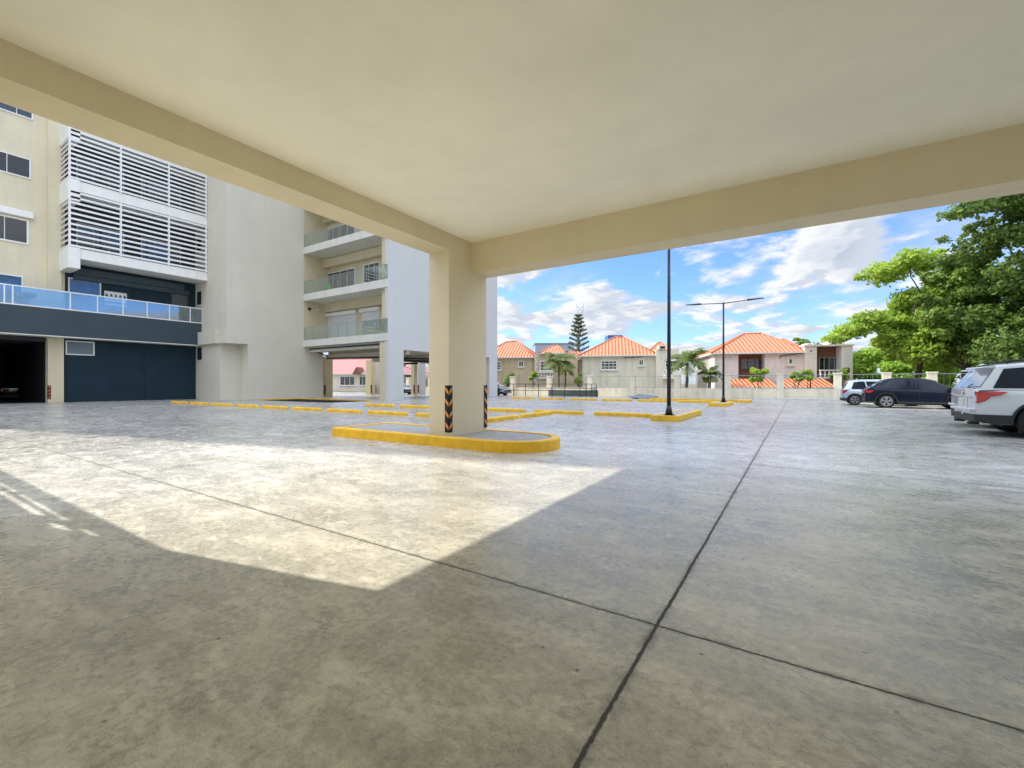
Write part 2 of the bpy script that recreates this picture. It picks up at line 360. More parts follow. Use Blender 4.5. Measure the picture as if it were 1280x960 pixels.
# low screen wall beside the building (beyond the left edge of the photograph), slots near its top
sw = thing('screen_wall', 'cream screen wall with narrow slots beside the parking floor', 'wall', (-10, .5, 0))
e = MB(); yy0, yy1 = .44, .5
e.box(-26, -6.55, yy0, yy1, 0, 2.45); e.box(-26, -6.55, yy0, yy1, 3.30, 3.80)
ya_, yb2 = .492, .5
e.box(-26, -6.55, ya_, yb2, 2.45, 2.52); e.box(-26, -6.55, ya_, yb2, 2.76, 2.95); e.box(-26, -6.55, ya_, yb2, 3.20, 3.30)
for a_, c_ in ((-26, -12.6), (-10.9, -10.72), (-8.95, -8.5), (-7.7, -6.55)): e.box(a_, c_, ya_+.001, yb2-.001, 2.5, 3.25)
e.build('wall', M['cream'], sw, (-10, .5, 0))

# ------------------------------------------------------------------ column island
isl = thing('column_island', 'raised island with bright yellow kerb around the cream column, rounded at its right end', 'traffic island', (-6.2, 7.5, 0))
def island_outline(inset, n=14):
    x0, x1, y0, y1 = -9.42+inset, -3.86-inset, 6.66+inset, 8.40-inset
    r = (y1-y0)/2*.96; pts = [(x0, y1), (x0, y0)]
    cy = (y0+y1)/2
    for k in range(n+1):
        t = -math.pi/2+math.pi*k/n; pts.append((x1-r+r*math.cos(t), cy+(y1-y0)/2*math.sin(t)))
    return pts
o_ = island_outline(0); i_ = island_outline(.16)
k = MB(); n = len(o_)
for a in range(n):
    c = (a+1) % n
    k.face([(*o_[a], 0), (*o_[c], 0), (*o_[c], .185), (*o_[a], .185)], 0, a > 1)
    q0 = ((o_[a][0]*.88+i_[a][0]*.12), (o_[a][1]*.88+i_[a][1]*.12)); q1 = ((o_[c][0]*.88+i_[c][0]*.12), (o_[c][1]*.88+i_[c][1]*.12))
    k.face([(*o_[a], .185), (*o_[c], .185), (*q1, .205), (*q0, .205)])
    k.face([(*q0, .205), (*q1, .205), (*i_[c], .205), (*i_[a], .205)])
    k.face([(*i_[a], .205), (*i_[c], .205), (*i_[c], .12), (*i_[a], .12)])
k.build('kerb', M['yellow'], isl, (-6.2, 7.5, 0), fix=False)
k = MB(); k.face([(*p, .188) for p in i_]); k.build('infill', M['island'], isl, (-6.2, 7.5, 0))

# ------------------------------------------------------------------ wheel stops
def stop_mesh():
    s = MB(); L_, w, h = 2.28, .15, .15
    prof = [(-w/2, 0), (w/2, 0), (w/2, h*.75), (w/2-.03, h), (-w/2+.03, h), (-w/2, h*.75)]
    i = len(s.v); n = len(prof)
    for x, tp in ((-L_/2, .75), (-L_/2+.04, 1), (L_/2-.04, 1), (L_/2, .75)):
        for (y, z) in prof: s.v.append((x, y*tp if z > 0 else y, z*tp))
    for r_ in range(3):
        for q in range(n): s.f.append((i+r_*n+q, i+r_*n+(q+1) % n, i+(r_+1)*n+(q+1) % n, i+(r_+1)*n+q)); s.m.append(0); s.sm.append(False)
    s.f.append(tuple(i+q for q in range(n))); s.f.append(tuple(i+3*n+q for q in range(n))); s.m += [0, 0]; s.sm += [False, False]
    return s
proto = stop_mesh().build('wheel_stop', M['yellow_dull'])
ORD = ['first', 'second', 'third', 'fourth', 'fifth', 'sixth', 'seventh', 'eighth', 'ninth', 'tenth']
used = [False]
def stop(x, y, rz, label, group):
    o = proto
    if used[0]: o = proto.copy(); COL.objects.link(o)
    used[0] = True
    o.location = (x, y, 0); o.rotation_euler = (0, 0, rz+random.uniform(-.006, .006)); tag(o, label, 'wheel stop', group)
for k in range(9):
    i = 8-k
    xx = -13.98-2.75*(k-1)
    w = ORD[i]
    stop(xx, 12.4, 0, f'yellow concrete wheel stop, {w} from the left in the row ending behind the column', 'wheel stops in the left row')
for k in range(6):
    i = 5-k; xx = -5.7-2.75*k
    stop(xx, 16.75, 0, f'yellow wheel stop, {ORD[i]} from the left in the row ending at the nearer lamp island', 'wheel stops in the nearer lamp row')
for k in range(6):
    i = 5-k; xx = -5.75-2.7*k
    stop(xx, 31.6, 0, f'yellow wheel stop, {ORD[i]} from the left in the far row before the fence', 'wheel stops in the far row')
stop(-8.5, 15.05, math.pi/2, 'yellow wheel stop pointing away, touching the row behind the column', 'wheel stops pointing away')
stop(-8.5, 12.5, math.pi/2, 'yellow wheel stop pointing away, just right of the column base', 'wheel stops pointing away')

# ------------------------------------------------------------------ lamp islands and lamps
def lamp_island(x0, x1, y0, y1, label):
    t = thing('lamp_island', label, 'traffic island', (x0, y0, 0), 0, 'raised islands under the lamps')
    k = MB(); w = .13
    k.box(x0, x1, y0, y0+w, 0, .19); k.box(x1-w, x1, y0+w, y1, 0, .19); k.box(x0, x0+w, y0+w, y1, 0, .19); k.box(x0+w, x1-w, y1-w, y1, 0, .19)
    k.build('kerb', M['yellow_dull'], t, (x0, y0, 0), bevel=.012)
    k = MB(); k.box(x0+w, x1-w, y0+w, y1-w, 0, .175); k.build('infill', M['island'], t, (x0, y0, 0))
lamp_island(-4.2, -3.3, 15.3, 19.6, 'narrow yellow kerbed island under the nearer black lamp pole')
lamp_island(-4.2, -3.25, 26.9, 30.2, 'small yellow kerbed island under the far twin lamp')
def street_lamp(x, y, label, z0=.175, top=6.1):
    t = thing('street_lamp', label, 'street lamp', (x, y, z0), 0, 'black twin headed lamps')
    z1 = top-z0
    k = MB(); k.cyl((0,0,.22), (0,0,z1), .068, .045, 14); k.build('pole', M['black_metal'], t)
    k = MB(); k.box(-.17, .17, -.17, .17, 0, .02); k.cyl((0,0,.02), (0,0,.34), .13, .07, 16)
    for a in (-1, 1):
        for c in (-1, 1): k.cyl((a*.13, c*.13, .02), (a*.13, c*.13, .05), .015, n=6)
    k.build('base', M['black_metal'], t)
    for s_ in (-1, 1):
        k = MB(); k.cyl((0, 0, z1-.06), (s_*1.3, 0, z1+.02), .028, .022, 8); k.build('arm', M['black_metal'], t)
        k = MB(); k.prism([(s_*1.25, z1-.02), (s_*2.1, z1+.03), (s_*2.1, z1+.055), (s_*1.25, z1+.06)], -.11, .11, axis='y')
        k.build('lamp_head', M['black_metal'], t, bevel=.008)
street_lamp(-3.68, 15.65, 'tall black lamp pole in the nearer island, its top hidden by the beam')
street_lamp(-3.68, 29.0, 'black lamp with two level heads, on the far small island')
kk = MB(); kk.box(-9.5, -3.4, 34.2, 34.36, 0, .17); kk.box(-3.4, -2.6, 33.4, 34.36, 0, .17)
tag(kk.build('kerb', M['yellow_dull'], bevel=.01), 'long worn yellow kerb behind the far lamp near the fence', 'kerb')

# ------------------------------------------------------------------ generic window on a wall (origin, tangent, normal)
def obox(mb, O_, T, N_, t0, t1, n0, n1, z0, z1, mi=0):
    pts = []
    for z in (z0, z1):
        for (t, n_) in ((t0, n0), (t1, n0), (t1, n1), (t0, n1)):
            pts.append((O_[0]+T[0]*t+N_[0]*n_, O_[1]+T[1]*t+N_[1]*n_, z))
    i = len(mb.v); mb.v += pts
    for q in ((3,2,1,0),(4,5,6,7),(0,1,5,4),(1,2,6,5),(2,3,7,6),(3,0,4,7)):
        mb.f.append(tuple(i+k for k in q)); mb.m.append(mi); mb.sm.append(False)
def window(parent, off, O_, T, N_, t0, t1, z0, z1, fm, gm, cols=2, rows=1, fw=.07, proud=.05, bar=.03, sill=False, name='window'):
    k = MB()
    obox(k, O_, T, N_, t0, t0+fw, .003, proud, z0, z1); obox(k, O_, T, N_, t1-fw, t1, .003, proud, z0, z1)
    obox(k, O_, T, N_, t0+fw, t1-fw, .003, proud, z0, z0+fw); obox(k, O_, T, N_, t0+fw, t1-fw, .003, proud, z1-fw, z1)
    for c in range(1, cols):
        x = t0+(t1-t0)*c/cols; obox(k, O_, T, N_, x-bar/2, x+bar/2, .02, proud-.006, z0+fw, z1-fw)
    for c in range(1, rows):
        z = z0+(z1-z0)*c/rows; obox(k, O_, T, N_, t0+fw, t1-fw, .021, proud-.01, z-bar/2, z+bar/2)
    if sill: obox(k, O_, T, N_, t0-.06, t1+.06, .003, proud+.07, z0-.07, z0-.003)
    w = k.build(name, fm, parent, off)
    k = MB(); obox(k, O_, T, N_, t0+fw*.5, t1-fw*.5, .004, .018, z0+fw*.5, z1-fw*.5); k.build('pane', gm, w, off)
    return w

# ------------------------------------------------------------------ left building (plane X = XL)
XL, YN, XM = -42.1, 16.85, -36.8
LB = thing('apartment_block', 'tan apartment block with white slatted screens above a dark blue ground storey', 'building', (XL, 10, 0))
OF = (XL, 10, 0); HT = 46
T = (0, 1); NX = (1, 0); OL = (XL, 0)
y81 = onX(81, XL)[0]; y58 = onX(60, XL)[0]
e = MB(); e.box(XL-14, XL, -2.45, y81-.0, 6.2, HT); e.build('wall', M['tan'], LB, OF)
e = MB(); e.box(XL-14, XL, -2.45, 4.8, 0, 4.42); e.build('wall', M['tan'], LB, OF)
# garage interior
e = MB(); e.face([(XL-14, 4.8, .006), (XL-.2, 4.8, .006), (XL-.2, y58, .006), (XL-14, y58, .006)]); e.face([(XL-13, 4.8, 0), (XL-13, y58, 0), (XL-13, y58, 4.4), (XL-13, 4.8, 4.4)])
e.face([(XL-14, 4.82, 0), (XL, 4.82, 0), (XL, 4.82, 4.4), (XL-14, 4.82, 4.4)]); e.face([(XL-14, y58-.02, 0), (XL-.4, y58-.02, 0), (XL-.4, y58-.02, 4.4), (XL-14, y58-.02, 4.4)])
e.build('garage_interior', M['dark'], LB, OF, fix=False)
e = MB(); e.box(XL-14, XL-.2, 4.83, y58-.03, 4.1, 4.4); e.build('garage_beam', M['garage'], LB, OF)
# pillar at the garage mouth
yp0, yp1 = onX(60, XL+.25)[0], onX(80, XL+.25)[0]
e = MB(); e.box(XL-.4, XL+.25, yp0, yp1, 0, 4.42); pl = e.build('pillar', M['cream'], LB, OF, bevel=.01)
e = MB(); guard(e, XL+.25, yp0, 1, -1, .25, 1.15, 4, w=.14); e.build('corner_guard', [M['rubber'], M['red_reflect']], pl, OF, fix=False)
# blue ground storey
e = MB(); e.box(XL-14, XL, y81, YN, 0, 4.41); e.build('ground_storey_wall', M['navy'], LB, OF)
for yy in (y81+1.45, y81+4.4): e = MB(); e.box(XL+.002, XL+.014, yy, yy+.035, .05, 4.2); e.build('wall_joint', M['dark'], LB, OF)
d_ = onX(100, XL)[1]
window(LB, OF, OL, T, NX, onX(81.8, XL)[0], onX(118, XL)[0], zz(444, d_), zz(426.5, d_), M['white'], M['glass_dark'], 1, 1)
# blue upper storey wall z 6.2..9.6 and dark above
e = MB(); e.box(XL-14, XL-.0, y81, YN, 6.2, 10.0); e.build('terrace_wall', M['navy'], LB, OF)
e = MB(); e.box(XL+.003, XL+.28, y81+.4, YN-.9, 8.85, 9.3); e.box(XL+.003, XL+.16, y81+.4, YN-.5, 8.5, 8.85); e.build('cornice', M['navy_fascia'], LB, OF)
window(LB, OF, OL, T, NX, onX(85, XL)[0], onX(126, XL)[0], 7.48, 8.58, M['white'], M['glass_sky'], 1, 1, proud=.06)
e = MB(); e.box(XL+.004, XL+.03, onX(86, XL)[0], onX(205, XL)[0], 6.2, 7.30); e.build('pane', M['glass_sky'], LB, OF)
dsg = window(LB, OF, OL, T, NX, onX(213, XL)[0], onX(236, XL)[0], 6.2, 8.6, M['black_metal'], M['glass_dark'], 1, 1, fw=.1, name='door')
# white shop sign with dark marks
ys0, ys1 = onX(130, XL)[0], onX(158, XL)[0]
e = MB(); e.box(XL+.03, XL+.09, ys0, ys1, 7.25, 7.98, 0); e.box(XL+.031, XL+.10, ys0, ys1, 6.95, 7.12, 2)
for q in range(5):
    yc = ys0+(ys1-ys0)*(q+.5)/5; w = .11
    zb = 7.48
    e.prism([(yc-w, zb), (yc-w*.5, zb), (yc, zb+.2), (yc+w*.5, zb), (yc+w, zb), (yc+w*.25, zb+.32), (yc-w*.25, zb+.32)], XL+.091, XL+.10, 1, 'x')
e.build('sign_panel', [M['white'], M['navy'], M['white_metal']], LB, OF)
# upper dark wall behind the louvres
e = MB(); e.box(XL-14, XL-.05, y81, YN, 10.0, HT); e.build('recessed_wall', M['garage'], LB, OF)
for (zb) in (10.6, 15.2):
    for q in range(2):
        ya = 9.6+q*3.6; window(LB, OF, (XL-.05, 0), T, NX, ya, ya+2.6, zb, zb+1.9, M['steel'], M['glass_dark'], 3, 1, proud=.08)
# fascia and slab of terrace
e = MB(); e.box(XL+.001, -41.0, 2.0, YN, 4.42, 6.18); e.build('terrace_parapet', M['navy_fascia'], LB, OF)
e = MB(); e.box(XL+.002, -40.99, 2.0, YN-.01, 4.36, 4.42); e.build('soffit', M['slab_edge'], LB, OF)
e = MB(); e.box(-41.06, -41.03, 2.0, YN, 6.26, 7.36); e.build('glass_railing', M['glass_rail_blue'], LB, OF)
e = MB(); e.box(-41.09, -41.0, 2.0, YN, 7.36, 7.43); e.box(-41.09, -41.0, 2.0, YN, 6.19, 6.26)
for px_ in (-40, 5.5, 16, 88, 122, 154, 184, 212, 238):
    yy = onX(px_, -41.0)[0]; e.box(-41.08, -41.01, yy-.03, yy+.03, 6.1, 7.40)
e.build('railing_frame', M['white_metal'], LB, OF)
# louvre boxes
XB = -40.0; yb0 = onX(86, XB)[0]; yb1 = YN
for (z0, z1) in ((14.0, 14.69), (9.55, 10.22), (18.0, 18.6)):
    e = MB(); e.box(XL, XB, yb0, yb1-.003, z0, z1); e.box(XL, XB+.05, yb0-.05, yb0+.55, z0-.68, z1+.02)
    e.build('balcony_slab', M['white'], LB, OF, bevel=.015)
for (z0, z1) in ((10.22, 13.95), (14.69, 17.98)):
    e = MB(); n = 11
    for q in range(n):
        z = z0+.12+(z1-z0-.2)*q/(n-1)
        e.prism([(XB-.05, z-.03), (XB+.05, z-.075), (XB+.05, z+.06), (XB-.05, z+.085)], yb0, yb1-.004, 0, 'y')
        e.box(XL+.3, XB-.06, yb0-.01, yb0+.03, z-.04, z+.05)
    for px_ in (87, 151, 211, 258):
        yy = onX(px_, XB)[0]; e.box(XB-.10, XB+.065, min(yy, yb1-.1)-.045, min(yy, yb1-.1)+.045, z0, z1)
    e.build('louvre_screen', M['white_metal'], LB, OF)
# pilaster on the tan wall, windows
e = MB(); e.box(XL+.001, XL+.22, onX(60, XL+.22)[0], onX(77, XL+.22)[0], 6.2, HT-1); e.build('pilaster', M['tan'], LB, OF)
yw1 = onX(38.5, XL)[0]
window(LB, OF, OL, T, NX, yw1-2.1, yw1, 14.6, 15.9, M['white'], M['glass_dark'], 2, 1, proud=.06)
window(LB, OF, OL, T, NX, yw1-2.2, yw1-.1, 10.3, 11.9, M['white'], M['glass_dark'], 2, 1, fw=.09, proud=.06)
window(LB, OF, OL, T, NX, yw1-2.1, yw1+.1, 18.5, 20.0, M['white'], M['glass_sky'], 3, 1, proud=.06)
window(LB, OF, OL, T, NX, yw1-2.4, yw1-.35, 6.22, 8.2, M['white'], M['glass_sky'], 2, 1, proud=.06)
e = MB(); e.box(XL+.003, XL+.25, yw1-2.3, yw1+.1, 12.0, 12.42); e.build('shutter_box', M['white'], LB, OF, bevel=.03)
# planter greenery on the terrace : potted plants (own things, below)

# return wall Y = YN, X from XL to XM, and tall wall X = XM
TW = thing('stair_tower', 'tall blank warm grey stair tower between the slatted balconies and the glass balconies', 'building', (XM, YN, 0))
OT = (XM, YN, 0)
YB = 25.05
e = MB(); e.box(XL-14, XM, YN, 23.17, 4.42, HT-14); e.box(XL-14, XM, 18.4, YB, 0, 4.42); e.box(XL-14, XM-1.2, YN+.05, 18.4, 0, 4.42)
e.build('wall', M['greywhite'], TW, OT)
e = MB(); e.box(XL-6, XM-.004, 23.172, 27.5, 4.42, HT-14); e.build('recess_wall', M['cream'], TW, OT)
e = MB(); e.box(XL+.02, XM-1.2+.02, YN-.28, YN+.0, 4.42, 5.45); e.box(XM-1.9, XM+.05, YN-.12, YN+.6, 4.40, 5.4); e.build('ledge', M['greywhite'], TW, OT, bevel=.01)
e = MB(); e.box(XL-10, XM-4, YN+.5, 23, HT-14, HT-6); e.build('roof_block', M['greywhite'], TW, OT)
for (z0, z1) in ((7.8, 8.85), (3.25, 4.25), (12.2, 13.2)):
    e = MB(); e.box(XL+.35, XL+1.05, YN-.012, YN+.01+(.06 if z1 < 4.4 else 0), z0, z1); e.build('window', M['glass_dark'], TW, OT)

# ------------------------------------------------------------------ white building with balconies
YF = 23.17; XW = -26.0; YE = 37.7; HW = 27
WB = thing('balcony_block', 'pale white apartment block with glass fronted balconies and open ground storey', 'building', (XW, YF, 0))
OW = (XW, YF, 0)
Yr = 25.6    # balcony back wall
e = MB(); e.box(XM+.002, XW-.35, Yr, YE, 3.97, HW); e.build('back_wall', M['cream'], WB, OW)
# +X wall : solid above the opening, pillars at both ends
ya, yb = 24.75, 36.3
e = MB(); e.box(XW-.35, XW, YF, YE, 3.93, HW); e.box(XW-.35, XW, YF, ya, 0, 3.93); e.box(XW-.35, XW, yb, YE, 0, 3.93)
e.build('side_wall', M['bluewhite'], WB, OW)
e = MB(); e.box(XW-1.0, XW-.352, YF+.05, YF+.9, 0, 4.5); e.build('pillar', M['cream'], WB, OW)
e = MB(); e.box(XW-1.1, XW-.352, YF+.35, Yr, 4.6, HW); e.build('pier', M['cream'], WB, OW)
levels = [(4.54, 5.10), (8.60, 9.20), (12.75, 13.35), (16.9, 17.5), (21, 21.6)]
for li, (z0, z1) in enumerate(levels):
    e = MB(); e.box(XM+.003, XW-.30, YF-.05, Yr, z0, z1); e.box(XW-.30, XW+.03, YF-.05, YF-.003, z0, z1)
    if li == 0: e.box(XM+.003, XW-.36, YF+.5, YF+1.1, 4.1, z0)
    e.build('balcony_slab', M['slab_edge'], WB, OW, bevel=.01)
    if li > 3: continue
    e = MB(); e.box(XM+.05, XW-.05, YF-.02, YF-.008, z1+.03, z1+1.12); pass
    gr = e.build('glass_railing', M['glass_rail'], WB, OW)
    e = MB(); n = 9
    for q in range(n+1):
        xx = XM+.06+(XW-XM-.14)*q/n; e.box(xx-.012, xx+.012, YF-.03, YF+.005, z1+.003, z1+1.12)
    e.box(XM+.05, XW-.05, YF-.03, YF+.005, z1+1.12, z1+1.145); e.build('railing_frame', M['steel'], WB, OW)
# beams / bulkheads under each slab at the back wall, windows and shutters
NYm = (0, -1); TXp = (1, 0); OB = (0, Yr)
def xb(px): return onY(px, Yr)[0]
for li, zf in ((0, 5.10), (1, 9.20), (2, 13.35), (3, 17.5)):
    e = MB(); e.box(XM+.004, XW-1.11, Yr-.55, Yr-.002, zf+2.75, zf+3.5); e.build('bulkhead', M['cream'], WB, OW)
    if li == 0:
        for (a, c) in ((406, 446), (453, 475)):
            X0, X1 = xb(a), xb(c)
            e = MB(); e.box(X0, X1, Yr-.05, Yr-.002, zf+(.05 if a == 406 else .95), zf+2.35)
            z = zf+(.15 if a == 406 else 1.0)
            while z < zf+2.3: e.box(X0, X1, Yr-.062, Yr-.045, z, z+.045); z += .06
            e.build('roller_shutter', M['shutter'], WB, OW)
            e = MB(); e.box(X0-.12, X1+.12, Yr-.30, Yr-.003, zf+2.36, zf+2.70); e.build('shutter_box', M['white'], WB, OW, bevel=.05)
    else:
        window(WB, OW, OB, TXp, NYm, xb(408), xb(444), zf+.03, zf+2.35, M['white_metal'], M['glass_dark'], 4, 1, fw=.06, name='sliding_door')
        window(WB, OW, OB, TXp, NYm, xb(455), xb(475), zf+.75, zf+2.45, M['white'], M['glass_dark'], 3, 1, fw=.10, proud=.07)
# ground storey: ceiling beams, columns, pipes
e = MB(); e.box(XM+.01, XW-.36, YF+2.2, YF+2.6, 3.65, 3.965); e.box(XM+.01, XW-.36, 30.5, 31.0, 3.5, 3.965); e.box(XM+.01, XW-.36, YE-.4, YE-.003, 3.6, 3.965)
e.box(-32, -31.6, YF+2.6, YE-.4, 3.6, 3.964)
e.build('ground_storey_beam', M['greywhite'], WB, OW)
def gcol(px, d, w, dd, m_='cream', guard_=True):
    x, y = at_d(px, d); e = MB(); e.box(x, x+w, y, y+dd, 0, 3.96); o = e.build('pillar', M[m_], WB, OW)
    if guard_:
        e = MB(); guard(e, x+w, y, 1, -1, .2, 1.15, 4, w=.12); e.build('corner_guard', [M['rubber'], M['red_reflect']], o, OW, fix=False)
gcol(402, 44, .5, .9); gcol(457.5, 51, .9, .6); gcol(466, 54, .5, 1.1, 'bluewhite'); gcol(514, 50, .45, .5); gcol(519, 52, .5, 1.2, 'bluewhite'); gcol(560, 50, .5, .8)
e = MB(); zp = 4.05
e.tube([(XM+.3, YF+.35, 4.35), (XW-1.2, YF+.35, 4.35)], .055); e.tube([(XM+.3, YF+.35, 4.35), (XM+.25, YF+2.4, 3.75)], .055); e.tube([(XM+.25, YF+2.1, 3.60), (XW-1.2, YF+2.1, 3.45)], .075)
e.tube([(-35, 31.3, 3.3), (-31, 31.3, 3.25)], .09); e.tube([(-33, 35, 3.35), (-27, 36.2, 3.1)], .09)
e.tube([(-30.5, 27.5, 3.4), (-26.6, 35.5, 3.25)], .12); e.tube([(-29.5, 27.5, 3.55), (-26.6, 33.5, 3.5)], .08)
e.build('pipework', M['pipe'], WB, OW)
pc = thing('plastic_chair', 'bright green plastic chair behind the glass of the middle balcony', 'chair', (xb(427), YF+.9, 9.2))
e = MB(); e.box(-.24, .24, -.22, .22, .40, .44); e.build('seat', M['green_plastic'], pc, bevel=.01)
e = MB(); e.prism([(.20, .44), (.25, .44), (.33, .85), (.28, .85)], -.23, .23, axis='y'); e.build('backrest', M['green_plastic'], pc)
for a in (-1, 1):
    for c in (-1, 1): e = MB(); e.cyl((a*.21, c*.19, .40), (a*.26, c*.23, 0), .022, .018, 6); e.build('leg', M['green_plastic'], pc)
cam1 = MB(); cam1.cyl((0,0,0), (0,-.18,0), .06, .06, 10); cam1.box(-.03, .03, -.02, .02, 0, .14)
x_, _ = onY(384.5, YF+1.0)
for i_, (px_, lab) in enumerate(((384.5, 'black round security camera on the tower wall, above the lowest glass balcony'), (391, 'white round wall lamp on the tower wall, above the lowest glass balcony'))):
    pass
o = MB(); o.cyl((XM+.005, YF+.5, 7.95), (XM+.22, YF+.5, 7.95), .09, .09, 12); o.box(XM+.005, XM+.05, YF+.38, YF+.62, 7.86, 8.1)
tag(o.build('security_camera', M['black_metal'], None), 'small black security camera on the tower wall above the lowest glass balcony', 'camera')
lt = MB(); lt.cyl((XM+.005, YF+1.3, 7.98), (XM+.12, YF+1.3, 7.98), .11, .07, 12); tag(lt.build('wall_lamp', M['white']), 'small white round wall lamp just right of the security camera', 'lamp')

# ------------------------------------------------------------------ boundary fence Y = 42.7
YG = 42.75
FN = thing('boundary_fence', 'beige boundary fence of low wall, square pillars and thin mesh before the tiled houses', 'fence', (-5, YG, 0))
OFN = (-5, YG, 0)
px_p = [592, 641, 687, 738, 791, 847, 909.5, 975.5, 1047, 1108, 1165]
xp = [onY(p, YG)[0] for p in px_p]+[14.5, 18.6, 22.8, 27, 31, 35]
xp = [-44, -40, -36]+xp
for x in xp:
    e = MB(); e.box(x-.25, x+.25, YG-.22, YG+.22, 0, 2.02); e.box(x-.29, x+.29, YG-.26, YG+.26, 2.02, 2.12); e.build('pillar', M['fence_pillar'], FN, OFN, bevel=.01)
for a, c in zip(xp[:-1], xp[1:]):
    e = MB(); e.box(a+.25, c-.25, YG-.10, YG+.10, 0, .86); e.build('low_wall', M['fence_wall'], FN, OFN)
    e = MB(); e.box(a+.25, c-.25, YG-.02, YG+.02, 1.96, 2.0); e.box(a+.25, c-.25, YG-.02, YG+.02, .90, .94)
    x = a+.32
    while x < c-.3: e.box(x-.005, x+.005, YG-.005, YG+.005, .94, 1.96); x += .30
    e.build('mesh_panel', M['steel'], FN, OFN)
kk = MB(); kk.box(-3.0, 26, YG-.9, YG-.26, 0, .12); struct(kk.build('pavement_strip', M['quoin'], bevel=.01))
# concrete slabs pile
sl = MB(); a_, b__ = at_d(786, 37.5); 
sl.box(a_, a_+2.1, b__, b__+1.2, .08, .26); sl.box(a_+.25, a_+.5, b__+.1, b__+1.1, 0, .08); sl.box(a_+1.5, a_+1.75, b__+.1, b__+1.1, 0, .08); sl.prism([(a_+.4, .262), (a_+2.0, .262), (a_+1.9, .36), (a_+.8, .44)], b__+.2, b__+1.1, axis='y')
tag(sl.build('panel_stack', M['steel'], bevel=.01), 'low grey stack of flat metal panels lying before the fence', 'panel stack')
# black pipe railing
RL = thing('pipe_railing', 'black steel pipe railing around the far ramp before the fence', 'railing', (-20, 38.4, 0))
ORL = (-20, 38.4, 0); yr = 38.4
xa = [onY(p, yr)[0] for p in (623, 642, 657, 673, 690, 706, 725)]
e = MB()
rp = [(x, yr) for x in xa]+[(xa[-1]+.15, 39.5), (xa[-1]+.3, 40.4), (xa[-1]+.45, 41.3)]
e.build
posts = MB()
for (x, y) in rp:
    posts = MB(); posts.cyl((x, y, 0), (x, y, 1.25), .035, n=8); posts.build('post', M['black_metal'], RL, ORL)
rails = MB()
for z in (1.25, .62): rails.tube([(*p, z) for p in rp], .028)
rails.tube([(xa[1], 41.3, .8), (xa[-1]+.45, 41.3, .8)], .025)
rails.build('rail', M['black_metal'], RL, ORL)
e = MB(); e.box(xa[3]-.5, xa[-1]+.5, 41.45, 41.65, 0, .62); tag(e.build('low_wall', M['lowwall']), 'low dark mossy wall behind the black pipe railing', 'wall')

